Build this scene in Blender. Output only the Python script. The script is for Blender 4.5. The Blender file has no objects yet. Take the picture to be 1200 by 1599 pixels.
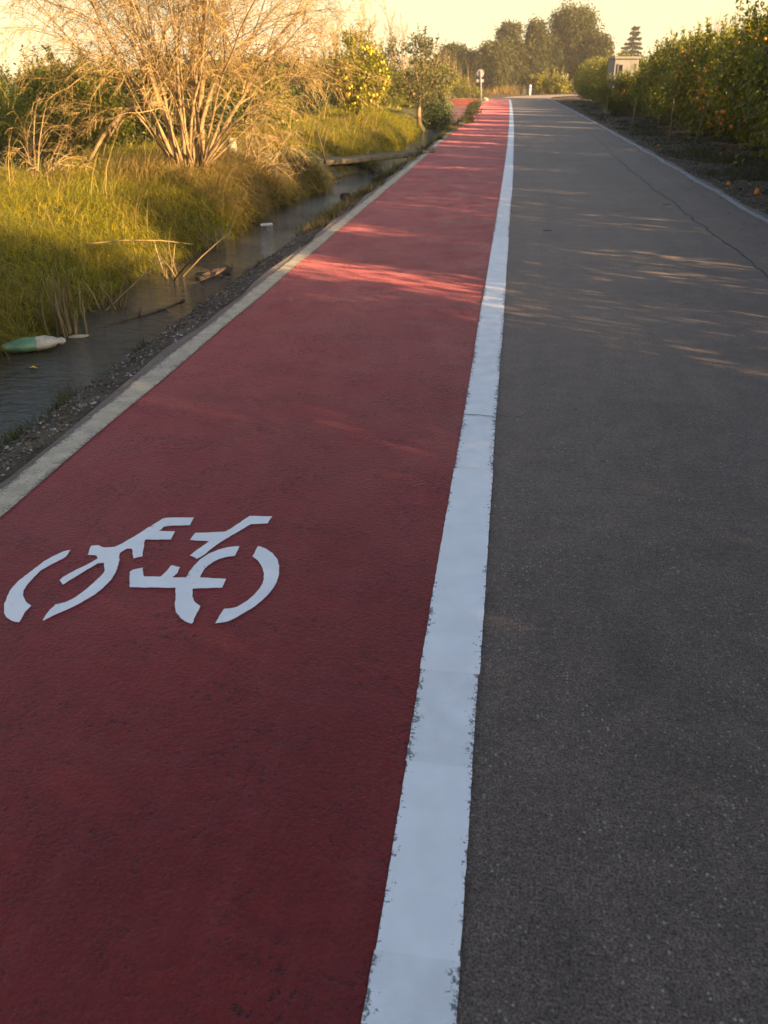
import bpy, math, random
import numpy as np
from mathutils import Vector, Matrix

SC = bpy.context.scene
COL = SC.collection
random.seed(11)
RNG = np.random.default_rng(11)
R = math.radians

# ------------------------------------------------------------------ camera, sky, sun, exposure
cam_d = bpy.data.cameras.new('camera')
cam = bpy.data.objects.new('camera', cam_d)
COL.objects.link(cam)
cam.location = (0, 0, 1.6)
cam.rotation_euler = (R(90 - 28.43), 0, R(8.45))
cam_d.sensor_fit = 'VERTICAL'
cam_d.sensor_height = 24.0
cam_d.lens = 24.0 * 1255 / 1599
cam_d.clip_start = 0.05
cam_d.clip_end = 3000
cam_d.dof.use_dof = True
cam_d.dof.focus_distance = 3.2
cam_d.dof.aperture_fstop = cam_d.lens / 5.0      # pupil of about 5 mm: the far end is a touch soft
SC.camera = cam

SUN_EL, SUN_AZ = R(14.9), R(114)                 # azimuth clockwise from +Y: right and a little behind the camera
sun_dir = Vector((math.sin(SUN_AZ) * math.cos(SUN_EL), math.cos(SUN_AZ) * math.cos(SUN_EL), math.sin(SUN_EL)))
w = bpy.data.worlds.new('World')
SC.world = w
w.use_nodes = True
nt = w.node_tree
nt.nodes.clear()
wo = nt.nodes.new('ShaderNodeOutputWorld')
bg = nt.nodes.new('ShaderNodeBackground')
sky = nt.nodes.new('ShaderNodeTexSky')
sky.sky_type = 'NISHITA'
sky.sun_disc = False
sky.sun_elevation = SUN_EL
sky.sun_rotation = SUN_AZ
sky.air_density = 1.0
sky.dust_density = 3.0
sky.ozone_density = 1.5
# low-lying evening dust: one warm band round the whole horizon, thinning with height
tc = nt.nodes.new('ShaderNodeTexCoord')
sp = nt.nodes.new('ShaderNodeSeparateXYZ')
mr = nt.nodes.new('ShaderNodeMapRange')
mr.inputs['From Min'].default_value = 0.03
mr.inputs['From Max'].default_value = 0.42
mr.inputs['To Min'].default_value = 0.92
mr.inputs['To Max'].default_value = 0.0
mr.interpolation_type = 'SMOOTHERSTEP'
mx = nt.nodes.new('ShaderNodeMix')
mx.data_type = 'RGBA'
mx.inputs['B'].default_value = (4.9, 4.1, 2.4, 1)
nt.links.new(tc.outputs['Generated'], sp.inputs[0])
nt.links.new(sp.outputs['Z'], mr.inputs['Value'])
nt.links.new(mr.outputs['Result'], mx.inputs['Factor'])
nt.links.new(sky.outputs['Color'], mx.inputs['A'])
nt.links.new(mx.outputs['Result'], bg.inputs['Color'])
bg.inputs['Strength'].default_value = 0.065
nt.links.new(bg.outputs[0], wo.inputs['Surface'])

sl = bpy.data.lights.new('sun', 'SUN')
sl.energy = 5.0
sl.angle = R(0.53)
sl.color = (1.0, 0.67, 0.33)
so = bpy.data.objects.new('sun', sl)
COL.objects.link(so)
so.location = (20, -10, 12)
so.rotation_euler = sun_dir.to_track_quat('Z', 'Y').to_euler()

SC.view_settings.view_transform = 'Standard'
SC.view_settings.look = 'None'
SC.view_settings.exposure = 2.10
SC.view_settings.gamma = 1
SC.view_settings.use_curve_mapping = False
SC.render.engine = 'CYCLES'
SC.cycles.use_denoising = True
SC.cycles.max_bounces = 6
SC.cycles.diffuse_bounces = 3
SC.cycles.glossy_bounces = 3
SC.cycles.transparent_max_bounces = 4
SC.cycles.volume_bounces = 0
SC.cycles.caustics_reflective = False
SC.cycles.caustics_refractive = False


# ------------------------------------------------------------------ materials
def new_mat(name, rough=0.8, spec=0.3):
    m = bpy.data.materials.new(name)
    m.use_nodes = True
    t = m.node_tree
    b = t.nodes['Principled BSDF']
    b.inputs['Roughness'].default_value = rough
    b.inputs['Specular IOR Level'].default_value = spec
    return m, t, b


def N(t, kind, **kw):
    n = t.nodes.new(kind)
    for k, v in kw.items():
        if k in n.inputs:
            n.inputs[k].default_value = v
        else:
            setattr(n, k, v)
    return n


def ramp(t, src, stops, interp='LINEAR'):
    r = t.nodes.new('ShaderNodeValToRGB')
    r.color_ramp.interpolation = interp
    e = r.color_ramp.elements
    while len(e) < len(stops):
        e.new(0.5)
    for el, (p, c) in zip(e, stops):
        el.position = p
        el.color = (c[0], c[1], c[2], 1) if not isinstance(c, (int, float)) else (c, c, c, 1)
    t.links.new(src, r.inputs[0])
    return r.outputs['Color']


def mixc(t, fac, a, b, mode='MIX'):
    m = t.nodes.new('ShaderNodeMix')
    m.data_type = 'RGBA'
    m.blend_type = mode
    for s, v in (('Factor', fac), ('A', a), ('B', b)):
        if isinstance(v, (tuple, list)):
            m.inputs[s].default_value = (v[0], v[1], v[2], 1)
        elif isinstance(v, (int, float)):
            m.inputs[s].default_value = v
        else:
            t.links.new(v, m.inputs[s])
    return m.outputs['Result']


def mathn(t, op, a, b=None, clamp=False):
    m = t.nodes.new('ShaderNodeMath')
    m.operation = op
    m.use_clamp = clamp
    for i, v in enumerate((a, b)):
        if v is None:
            continue
        if isinstance(v, (int, float)):
            m.inputs[i].default_value = v
        else:
            t.links.new(v, m.inputs[i])
    return m.outputs[0]


def noise(t, co, scale, detail=4, rough=0.55, scl=None):
    if scl:
        mp = N(t, 'ShaderNodeMapping')
        mp.inputs['Scale'].default_value = scl
        t.links.new(co, mp.inputs[0])
        co = mp.outputs[0]
    n = N(t, 'ShaderNodeTexNoise', Scale=scale, Detail=detail, Roughness=rough)
    t.links.new(co, n.inputs['Vector'])
    return n.outputs['Fac']


def voro(t, co, scale, feature='F1', out='Distance', rnd=1.0):
    n = N(t, 'ShaderNodeTexVoronoi', Scale=scale, feature=feature, Randomness=rnd)
    t.links.new(co, n.inputs['Vector'])
    return n.outputs[out]


def bump(t, b, h, strength, dist):
    n = N(t, 'ShaderNodeBump', Strength=strength, Distance=dist)
    t.links.new(h, n.inputs['Height'])
    t.links.new(n.outputs[0], b.inputs['Normal'])


def objco(t):
    return N(t, 'ShaderNodeTexCoord').outputs['Object']


def uvco(t):
    return N(t, 'ShaderNodeTexCoord').outputs['UV']


def m_asphalt():
    m, t, b = new_mat('asphalt', 0.62, 0.3)
    b.inputs['Sheen Weight'].default_value = 0.09
    b.inputs['Sheen Tint'].default_value = (1.0, 0.88, 0.86, 1)
    b.inputs['Sheen Roughness'].default_value = 0.45
    co = objco(t)
    big = noise(t, co, 0.9, 5)
    mid = noise(t, co, 7, 5)
    base = ramp(t, big, [(0.3, (0.100, 0.073, 0.056)), (0.7, (0.142, 0.106, 0.083))])
    base = mixc(t, 0.55, base, ramp(t, mid, [(0.3, (0.6, 0.6, 0.6)), (0.7, (1.25, 1.23, 1.2))]), 'MULTIPLY')
    gr = noise(t, co, 160, 2, 0.6)
    base = mixc(t, 0.8, base, ramp(t, gr, [(0.34, (0.3, 0.3, 0.3)), (0.64, (1.7, 1.68, 1.66))]), 'MULTIPLY')
    # pale aggregate worn free of its binder
    d = voro(t, co, 78)
    cid = voro(t, co, 78, out='Color')
    sepc = N(t, 'ShaderNodeSeparateColor')
    t.links.new(cid, sepc.inputs[0])
    some = ramp(t, sepc.outputs[0], [(0.6, 0.0), (0.95, 1.0)])
    dot = ramp(t, d, [(0.2, 1.0), (0.36, 0.0)])
    fl = mathn(t, 'MULTIPLY', some, dot)
    patch = ramp(t, noise(t, co, 3.1, 5), [(0.40, 0.15), (0.60, 1.0)])
    fl = mathn(t, 'MULTIPLY', fl, patch)
    base = mixc(t, mathn(t, 'MULTIPLY', fl, 0.9), base, (0.34, 0.33, 0.31))
    g2 = noise(t, co, 48, 5, 0.7)
    base = mixc(t, 0.75, base, ramp(t, g2, [(0.33, (0.5, 0.5, 0.5)), (0.68, (1.4, 1.38, 1.36))]), 'MULTIPLY')
    # lengthways wear of the wheel tracks
    base = mixc(t, 0.5, base, ramp(t, noise(t, co, 2.0, 5, 0.6, (2.2, 0.16, 1)), [(0.3, (0.78, 0.78, 0.8)), (0.7, (1.2, 1.18, 1.14))]), 'MULTIPLY')
    # oil and damp spots
    sp_ = ramp(t, voro(t, co, 2.6), [(0.018, 1.0), (0.05, 0.0)])
    base = mixc(t, mathn(t, 'MULTIPLY', sp_, 0.75), base, (0.018, 0.017, 0.016))
    t.links.new(base, b.inputs['Base Color'])
    h = mathn(t, 'ADD', mathn(t, 'MULTIPLY', gr, 0.6), mathn(t, 'MULTIPLY', voro(t, co, 120), 0.5))
    bump(t, b, h, 0.55, 0.006)
    return m


def m_red():
    m, t, b = new_mat('red_lane_paint', 0.55, 0.14)
    b.inputs['Sheen Weight'].default_value = 0.42
    b.inputs['Sheen Roughness'].default_value = 0.45
    b.inputs['Sheen Tint'].default_value = (0.95, 0.32, 0.36, 1)
    co = objco(t)
    big = noise(t, co, 1.3, 5)
    base = ramp(t, big, [(0.3, (0.136, 0.015, 0.014)), (0.72, (0.198, 0.025, 0.023))])
    base = mixc(t, 0.8, base, ramp(t, noise(t, co, 0.55, 5, 0.6), [(0.3, (0.78, 0.78, 0.8)), (0.7, (1.2, 1.26, 1.26))]), 'MULTIPLY')
    base = mixc(t, ramp(t, noise(t, co, 2.6, 6, 0.65, (2.6, 0.22, 1)), [(0.5, 0.0), (0.78, 0.22)]), base, (0.26, 0.075, 0.075))
    # scuffs of dust dragged across the lane
    dust = noise(t, co, 1.6, 8, 0.7, (0.8, 2.4, 1))
    base = mixc(t, ramp(t, dust, [(0.52, 0.0), (0.8, 0.16)]), base, (0.30, 0.12, 0.12))
    # pits where the roller missed the hollows of the asphalt
    pit = noise(t, co, 46, 4, 0.7)
    pz = ramp(t, noise(t, co, 4.2, 5), [(0.44, 0.05), (0.62, 1.0)])
    pm = mathn(t, 'MULTIPLY', ramp(t, pit, [(0.40, 1.0), (0.46, 0.0)]), pz)
    base = mixc(t, mathn(t, 'MULTIPLY', pm, 0.8), base, (0.035, 0.012, 0.012))
    base = mixc(t, 0.7, base, ramp(t, noise(t, co, 120, 4, 0.7), [(0.3, (0.62, 0.6, 0.6)), (0.7, (1.35, 1.35, 1.35))]), 'MULTIPLY')
    base = mixc(t, 0.6, base, ramp(t, noise(t, co, 16, 5, 0.65), [(0.3, (0.75, 0.75, 0.75)), (0.7, (1.22, 1.22, 1.22))]), 'MULTIPLY')
    t.links.new(base, b.inputs['Base Color'])
    t.links.new(ramp(t, noise(t, co, 2.2, 4), [(0.3, 0.44), (0.7, 0.62)]), b.inputs['Roughness'])
    h = mathn(t, 'ADD', noise(t, co, 85, 4, 0.6), mathn(t, 'MULTIPLY', pm, -0.7))
    bump(t, b, h, 0.8, 0.008)
    return m


def m_white(name, col, wear, edge, dirt=(0.10, 0.095, 0.09), soft=0.05, tint=0.16):
    m, t, b = new_mat(name, 0.6, 0.35)
    co = objco(t)
    uv = uvco(t)
    s = N(t, 'ShaderNodeSeparateXYZ')
    t.links.new(uv, s.inputs[0])
    u = s.outputs[0]
    e = mathn(t, 'ABSOLUTE', mathn(t, 'SUBTRACT', u, 0.5))
    em = ramp(t, e, [(0.30, 0.0), (0.5, edge)])
    n1 = noise(t, co, 70, 5, 0.7)
    n2 = noise(t, co, 3.1, 4)
    lv = mathn(t, 'ADD', mathn(t, 'ADD', em, wear), mathn(t, 'MULTIPLY', mathn(t, 'SUBTRACT', n2, 0.5), 0.35))
    k = mathn(t, 'SUBTRACT', lv, n1)
    k = ramp(t, k, [(0.0, 0.0), (soft, 1.0)])
    shade = ramp(t, noise(t, co, 9, 5), [(0.3, tuple(c * (1 - tint) for c in col)), (0.7, col)])
    base = mixc(t, mathn(t, 'MULTIPLY', k, 0.88), shade, dirt)
    t.links.new(base, b.inputs['Base Color'])
    bump(t, b, noise(t, co, 120, 3, 0.6), 0.35, 0.004)
    return m


def m_plain(name, c0, c1, scale=6, rough=0.85, spec=0.2, bstr=0.3, bdist=0.02, bscale=None):
    m, t, b = new_mat(name, rough, spec)
    co = objco(t)
    n = noise(t, co, scale, 6, 0.6)
    t.links.new(ramp(t, n, [(0.3, c0), (0.7, c1)]), b.inputs['Base Color'])
    if bstr:
        bump(t, b, noise(t, co, bscale or scale * 3, 5, 0.65), bstr, bdist)
    return m


def m_leaf(name, stops, rough=0.45, spec=0.4, trans=0.25, tcol=(0.28, 0.30, 0.03)):
    m, t, b = new_mat(name, rough, spec)
    g = N(t, 'ShaderNodeNewGeometry')
    c = ramp(t, g.outputs['Random Per Island'], stops)
    oi = N(t, 'ShaderNodeObjectInfo')
    c = mixc(t, 1.0, c, ramp(t, oi.outputs['Random'], [(0.0, (0.8, 0.84, 0.8)), (1.0, (1.15, 1.1, 1.0))]), 'MULTIPLY')
    t.links.new(c, b.inputs['Base Color'])
    if trans:
        tr = N(t, 'ShaderNodeBsdfTranslucent')
        t.links.new(mixc(t, 0.5, c, tcol), tr.inputs['Color'])
        ms = N(t, 'ShaderNodeMixShader', Fac=trans)
        t.links.new(b.outputs[0], ms.inputs[1])
        t.links.new(tr.outputs[0], ms.inputs[2])
        t.links.new(ms.outputs[0], t.nodes['Material Output'].inputs['Surface'])
    return m


def m_ground():
    m, t, b = new_mat('earth', 0.95, 0.1)
    co = objco(t)
    s = N(t, 'ShaderNodeSeparateXYZ')
    t.links.new(co, s.inputs[0])
    soil = ramp(t, noise(t, co, 2.6, 7, 0.65), [(0.28, (0.062, 0.045, 0.031)), (0.55, (0.135, 0.102, 0.072)), (0.75, (0.22, 0.17, 0.12))])
    green = ramp(t, noise(t, co, 9, 5), [(0.3, (0.035, 0.048, 0.012)), (0.7, (0.11, 0.105, 0.03))])
    # left of the canal the soil carries turf
    left = ramp(t, mathn(t, 'ADD', mathn(t, 'MULTIPLY', s.outputs[0], -0.5), mathn(t, 'MULTIPLY', noise(t, co, 1.2, 4), 0.6)), [(0.0, 0.0), (1.0, 1.0)])
    lm = N(t, 'ShaderNodeMapRange')
    lm.inputs['From Min'].default_value = -3.2
    lm.inputs['From Max'].default_value = -3.7
    t.links.new(s.outputs[0], lm.inputs['Value'])
    lf = mathn(t, 'MULTIPLY', lm.outputs[0], ramp(t, noise(t, co, 1.1, 4), [(0.36, 0.55), (0.6, 0.95)]))
    c = mixc(t, lf, soil, green)
    t.links.new(c, b.inputs['Base Color'])
    bump(t, b, noise(t, co, 22, 6, 0.7), 0.8, 0.04)
    return m


def m_water():
    m, t, b = new_mat('canal_water', 0.045, 0.5)
    co = objco(t)
    b.inputs['Base Color'].default_value = (0.068, 0.058, 0.038, 1)
    b.inputs['IOR'].default_value = 1.33
    r1 = noise(t, co, 5.0, 3, 0.5, (1.0, 2.6, 1))
    r2 = noise(t, co, 21.0, 3, 0.55, (0.7, 2.0, 1))
    calm = ramp(t, noise(t, co, 0.45, 2), [(0.38, 0.3), (0.6, 1.0)])
    h = mathn(t, 'MULTIPLY', mathn(t, 'ADD', r1, mathn(t, 'MULTIPLY', r2, 0.45)), calm)
    bump(t, b, h, 1.0, 0.05)
    return m


M = dict(
    asphalt=m_asphalt(), red=m_red(), ground=m_ground(), water=m_water(),
    white=m_white('white_line_paint', (0.84, 0.84, 0.83), 0.265, 0.20, tint=0.10),
    white_worn=m_white('scuffed_white_paint', (0.82, 0.82, 0.81), 0.345, 0.22, soft=0.09, tint=0.16),
    symbol=m_white('white_symbol_paint', (0.84, 0.84, 0.83), 0.335, 0.0, tint=0.10, dirt=(0.3, 0.18, 0.18)),
    cream=m_white('cream_edge_paint', (0.56, 0.47, 0.33), 0.44, 0.16, dirt=(0.13, 0.105, 0.09), soft=0.12, tint=0.4),
    grey_line=m_white('worn_edge_paint', (0.34, 0.33, 0.32), 0.38, 0.16, dirt=(0.10, 0.095, 0.09), soft=0.2, tint=0.3),
    crack=m_plain('crack_filler', (0.035, 0.030, 0.027), (0.06, 0.052, 0.047), 12),
    gravel=m_leaf('gravel', [(0.0, (0.09, 0.072, 0.062)), (0.5, (0.19, 0.155, 0.135)), (0.9, (0.32, 0.28, 0.25)), (1.0, (0.62, 0.58, 0.54))], 0.85, 0.2, 0),
    concrete=m_plain('old_concrete', (0.11, 0.085, 0.055), (0.23, 0.18, 0.115), 5, 0.9, 0.2, 0.5, 0.03),
    hut=m_plain('weathered_render', (0.20, 0.185, 0.165), (0.31, 0.29, 0.26), 2.2, 0.9, 0.15, 0.25, 0.02, 14),
    dark=m_plain('dark_opening', (0.012, 0.012, 0.012), (0.03, 0.028, 0.026), 4),
    ochre=m_plain('ochre_block', (0.42, 0.34, 0.17), (0.58, 0.48, 0.26), 3),
    redwall=m_plain('red_bridge_paint', (0.20, 0.045, 0.04), (0.30, 0.075, 0.06), 4),
    metal=m_plain('grey_sign_metal', (0.30, 0.30, 0.29), (0.42, 0.41, 0.40), 8, 0.5, 0.5, 0.1),
    whitepost=m_plain('white_post_paint', (0.62, 0.60, 0.55), (0.78, 0.76, 0.72), 7, 0.6),
    bark=m_plain('bark', (0.060, 0.042, 0.028), (0.16, 0.12, 0.085), 9, 0.95, 0.1, 0.7, 0.03),
    stem=m_plain('tan_bark', (0.15, 0.098, 0.05), (0.36, 0.25, 0.13), 9, 0.9, 0.15, 0.5, 0.02),
    twig=m_leaf('twig_bark', [(0.0, (0.13, 0.085, 0.04)), (0.5, (0.24, 0.162, 0.070)), (1.0, (0.40, 0.28, 0.125))], 0.85, 0.15, 0),
    paletwig=m_leaf('pale_twig_bark', [(0.0, (0.22, 0.16, 0.09)), (1.0, (0.40, 0.31, 0.19))], 0.85, 0.15, 0),
    orange_leaf=m_leaf('orange_tree_leaf', [(0.0, (0.018, 0.032, 0.006)), (0.4, (0.060, 0.085, 0.010)), (0.75, (0.17, 0.18, 0.016)), (1.0, (0.36, 0.31, 0.03))], 0.36, 0.5, 0.48, (0.55, 0.50, 0.03)),
    lemon_leaf=m_leaf('lemon_tree_leaf', [(0.0, (0.08, 0.08, 0.008)), (0.5, (0.22, 0.20, 0.014)), (1.0, (0.42, 0.35, 0.025))], 0.45, 0.4, 0.42),
    grey_leaf=m_leaf('grey_green_leaf', [(0.0, (0.045, 0.042, 0.018)), (0.6, (0.105, 0.095, 0.04)), (1.0, (0.20, 0.165, 0.07))], 0.6, 0.3, 0.25),
    needle=m_leaf('feathery_needles', [(0.0, (0.018, 0.028, 0.010)), (0.5, (0.052, 0.062, 0.020)), (1.0, (0.16, 0.14, 0.045))], 0.7, 0.2, 0.3, (0.2, 0.17, 0.05)),
    fir=m_leaf('conifer_needles', [(0.0, (0.018, 0.026, 0.016)), (1.0, (0.05, 0.06, 0.03))], 0.7, 0.2, 0),
    ivy=m_leaf('dark_shrub_leaf', [(0.0, (0.012, 0.022, 0.006)), (1.0, (0.05, 0.075, 0.014))], 0.5, 0.35, 0.2),
    grass=m_leaf('long_grass', [(0.0, (0.10, 0.125, 0.006)), (0.45, (0.26, 0.25, 0.010)), (0.8, (0.40, 0.33, 0.02)), (1.0, (0.55, 0.42, 0.09))], 0.55, 0.3, 0.35, (0.35, 0.33, 0.03)),
    straw=m_leaf('dry_grass', [(0.0, (0.15, 0.095, 0.028)), (0.5, (0.30, 0.205, 0.065)), (1.0, (0.50, 0.37, 0.15))], 0.7, 0.25, 0.3, (0.45, 0.33, 0.08)),
    darkgrass=m_leaf('verge_weed', [(0.0, (0.020, 0.028, 0.010)), (0.6, (0.055, 0.060, 0.020)), (1.0, (0.14, 0.11, 0.05))], 0.7, 0.2, 0.2),
    cane=m_leaf('dry_cane', [(0.0, (0.15, 0.10, 0.045)), (1.0, (0.32, 0.24, 0.12))], 0.7, 0.25, 0),
    litterleaf=m_leaf('leaf_litter', [(0.0, (0.035, 0.022, 0.012)), (0.6, (0.10, 0.06, 0.03)), (1.0, (0.26, 0.18, 0.08))], 0.8, 0.2, 0),
    orange=m_plain('orange_peel', (0.62, 0.17, 0.012), (0.74, 0.25, 0.02), 20, 0.45, 0.4, 0.15, 0.002, 300),
    lemon=m_plain('lemon_peel', (0.68, 0.46, 0.02), (0.80, 0.58, 0.04), 20, 0.45, 0.4, 0.15, 0.002, 300),
    plastic=m_plain('dirty_white_plastic', (0.26, 0.22, 0.15), (0.56, 0.52, 0.42), 14, 0.4, 0.5, 0.3, 0.02),
    green_plastic=m_plain('green_plastic', (0.07, 0.17, 0.09), (0.16, 0.28, 0.17), 9, 0.4, 0.5, 0.3, 0.02),
    foam=m_plain('white_foam', (0.50, 0.50, 0.50), (0.64, 0.64, 0.64), 30, 0.8),
    stone=m_plain('pale_stone', (0.30, 0.25, 0.18), (0.46, 0.39, 0.28), 9, 0.9, 0.2, 0.6, 0.03),
    clay=m_plain('dark_clod', (0.045, 0.033, 0.024), (0.12, 0.088, 0.06), 12, 0.95, 0.1, 0.8, 0.03),
    hill=m_plain('far_field', (0.06, 0.06, 0.025), (0.10, 0.09, 0.04), 0.05, 0.95, 0.1, 0),
)


# ------------------------------------------------------------------ mesh helpers
class MB:
    """collects faces; build() links them as one mesh object"""
    def __init__(self):
        self.v, self.f, self.mi, self.uv = [], [], [], []

    def add(self, verts, faces, mi=0):
        o = len(self.v)
        self.v.extend([tuple(p) for p in verts])
        self.f.extend([tuple(i + o for i in f) for f in faces])
        self.mi.extend([mi] * len(faces))

    def box(self, c, s, rz=0.0, mi=0, jit=0.0, bev=0.0):
        hx, hy, hz = s[0] / 2, s[1] / 2, s[2] / 2
        b = bev
        pts = []
        if b <= 0:
            for z in (-hz, hz):
                pts += [(-hx, -hy, z), (hx, -hy, z), (hx, hy, z), (-hx, hy, z)]
            fs = [(3, 2, 1, 0), (4, 5, 6, 7), (0, 1, 5, 4), (1, 2, 6, 5), (2, 3, 7, 6), (3, 0, 4, 7)]
        else:
            for z, k in ((-hz, b), (-hz + b, 0), (hz - b, 0), (hz, b)):
                x, y = hx - k, hy - k
                q = b * 0.7
                pts += [(-x + q, -y, z), (x - q, -y, z), (x, -y + q, z), (x, y - q, z), (x - q, y, z), (-x + q, y, z), (-x, y - q, z), (-x, -y + q, z)]
            fs = [tuple(range(7, -1, -1)), tuple(range(24, 32))]
            for k in range(3):
                for i in range(8):
                    j = (i + 1) % 8
                    fs.append((k * 8 + i, k * 8 + j, k * 8 + 8 + j, k * 8 + 8 + i))
        cr, sr = math.cos(rz), math.sin(rz)
        out = []
        for x, y, z in pts:
            if jit:
                x += random.uniform(-jit, jit); y += random.uniform(-jit, jit); z += random.uniform(-jit, jit)
            out.append((c[0] + x * cr - y * sr, c[1] + x * sr + y * cr, c[2] + z))
        self.add(out, fs, mi)

    def tube(self, pts, rads, sides=6, mi=0, cap=True):
        pts = [Vector(p) for p in pts]
        if not isinstance(rads, (list, tuple)):
            rads = [rads] * len(pts)
        ref = None
        vs = []
        for i, p in enumerate(pts):
            d = (pts[min(i + 1, len(pts) - 1)] - pts[max(i - 1, 0)]).normalized()
            if ref is None:
                ref = Vector((1, 0, 0)) if abs(d.x) < 0.8 else Vector((0, 1, 0))
            a = d.cross(ref).normalized()
            bb = d.cross(a).normalized()
            ref = -bb.cross(d).cross(bb) if False else a.cross(d).normalized()
            for k in range(sides):
                an = 2 * math.pi * k / sides
                vs.append(p + (a * math.cos(an) + bb * math.sin(an)) * rads[i])
        fs = []
        for i in range(len(pts) - 1):
            for k in range(sides):
                j = (k + 1) % sides
                fs.append((i * sides + k, i * sides + j, i * sides + sides + j, i * sides + sides + k))
        if cap:
            fs.append(tuple(range(sides - 1, -1, -1)))
            n = (len(pts) - 1) * sides
            fs.append(tuple(range(n, n + sides)))
        self.add(vs, fs, mi)

    def disc(self, c, r, axis, th, sides=20, mi=0):
        a = Vector(axis).normalized()
        self.tube([Vector(c) - a * th / 2, Vector(c) + a * th / 2], r, sides, mi)

    def blob(self, c, r, n=2, jit=0.18, mi=0, flat=1.0, rz=0.0):
        import bmesh
        bm = bmesh.new()
        bmesh.ops.create_icosphere(bm, subdivisions=n, radius=1)
        rr = (r, r, r) if isinstance(r, (int, float)) else r
        cr, sr = math.cos(rz), math.sin(rz)
        ph = [random.uniform(0, 6.28) for _ in range(6)]
        vs = []
        for v in bm.verts:
            x, y, z = v.co
            k = 1 + jit * (math.sin(3 * x + ph[0]) * math.sin(3 * y + ph[1]) + 0.6 * math.sin(6 * z + ph[2]) * math.sin(5 * x + ph[3])) + random.uniform(-jit, jit) * 0.35
            X, Y, Z = x * rr[0] * k, y * rr[1] * k, z * rr[2] * k * flat
            vs.append((c[0] + X * cr - Y * sr, c[1] + X * sr + Y * cr, c[2] + Z))
        self.add(vs, [tuple(v.index for v in f.verts) for f in bm.faces], mi)
        bm.free()

    def mesh(self, name, mats, smooth=False):
        me = bpy.data.meshes.new(name)
        me.from_pydata(self.v, [], self.f)
        for m_ in mats if isinstance(mats, (list, tuple)) else [mats]:
            me.materials.append(m_)
        if any(self.mi):
            me.polygons.foreach_set('material_index', self.mi)
        if smooth:
            me.polygons.foreach_set('use_smooth', [True] * len(me.polygons))
        me.update()
        return me

    def build(self, name, mats, parent=None, smooth=False, **kw):
        return link(name, self.mesh(name, mats, smooth), parent, **kw)


def link(name, data, parent=None, loc=None, rz=None, scale=None, label=None, cat=None, group=None, kind=None):
    o = bpy.data.objects.new(name, data)
    COL.objects.link(o)
    if parent is not None:
        o.parent = parent
    if loc is not None:
        o.location = loc
    if rz is not None:
        o.rotation_euler = (0, 0, rz)
    if scale is not None:
        o.scale = scale if isinstance(scale, (tuple, list)) else (scale,) * 3
    for k, v in (('label', label), ('category', cat), ('group', group), ('kind', kind)):
        if v:
            o[k] = v
    return o


def empty(name, loc, rz=0.0, **kw):
    o = link(name, None, None, loc, rz, **kw)
    o.empty_display_size = 0.2
    return o


def np_mesh(name, verts, faces, mat):
    """verts (n,3); faces (m,k) of one size"""
    me = bpy.data.meshes.new(name)
    nv, nf, k = len(verts), len(faces), faces.shape[1]
    me.vertices.add(nv)
    me.vertices.foreach_set('co', np.ascontiguousarray(verts, dtype=np.float32).ravel())
    me.loops.add(nf * k)
    me.loops.foreach_set('vertex_index', np.ascontiguousarray(faces, dtype=np.int32).ravel())
    me.polygons.add(nf)
    me.polygons.foreach_set('loop_start', np.arange(0, nf * k, k, dtype=np.int32))
    me.polygons.foreach_set('loop_total', np.full(nf, k, dtype=np.int32))
    me.materials.append(mat)
    me.update(calc_edges=True)
    return me


def unit(a):
    return a / np.maximum(np.linalg.norm(a, axis=1, keepdims=True), 1e-9)


def leaf_arrays(c, d, n, length, width, fold=0.25):
    """pointed leaves folded along the midrib: c base, d direction, n approximate normal"""
    d = unit(d)
    s = unit(np.cross(d, n))
    n = np.cross(s, d)
    L = length[:, None]
    W = width[:, None]
    p0 = c
    p1 = c + d * L * 0.45 + s * W * 0.5 + n * W * fold
    p2 = c + d * L - n * L * 0.12
    p3 = c + d * L * 0.45 - s * W * 0.5 + n * W * fold
    v = np.stack([p0, p1, p2, p3], 1).reshape(-1, 3)
    b = (np.arange(len(c)) * 4)[:, None]
    f = np.concatenate([b + np.array([[0, 1, 2]]), b + np.array([[0, 2, 3]])], 0)
    return v, f


def rand_dirs(n, rng=RNG):
    return unit(rng.normal(size=(n, 3)))


def blades_mesh(name, base, az, lean, length, width, mat, droop=0.6, seg=4):
    """grass blades: arching ribbons"""
    n = len(base)
    h = np.stack([np.cos(az), np.sin(az), np.zeros(n)], 1)
    side = np.stack([-np.sin(az), np.cos(az), np.zeros(n)], 1)
    tw = RNG.uniform(-0.8, 0.8, n)[:, None]
    side = unit(side * np.cos(tw) + h * np.sin(tw))
    p = base.copy()
    ang = lean.copy()
    vs = []
    for i in range(seg + 1):
        wf = (1 - (i / seg) ** 1.5) * 0.9 + 0.1
        vs.append(p - side * (width * wf * 0.5)[:, None])
        vs.append(p + side * (width * wf * 0.5)[:, None])
        st = (length / seg)[:, None]
        p = p + (h * np.sin(ang)[:, None] + np.array([[0, 0, 1.0]]) * np.cos(ang)[:, None]) * st
        ang = ang + droop * RNG.uniform(0.5, 1.4, n) / seg * 1.6
    v = np.stack(vs, 1)
    k = 2 * (seg + 1)
    b = (np.arange(n) * k)[:, None]
    f = np.concatenate([b + np.array([[2 * i, 2 * i + 1, 2 * i + 3, 2 * i + 2]]) for i in range(seg)], 0)
    return np_mesh(name, v.reshape(-1, 3), f, mat)


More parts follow.
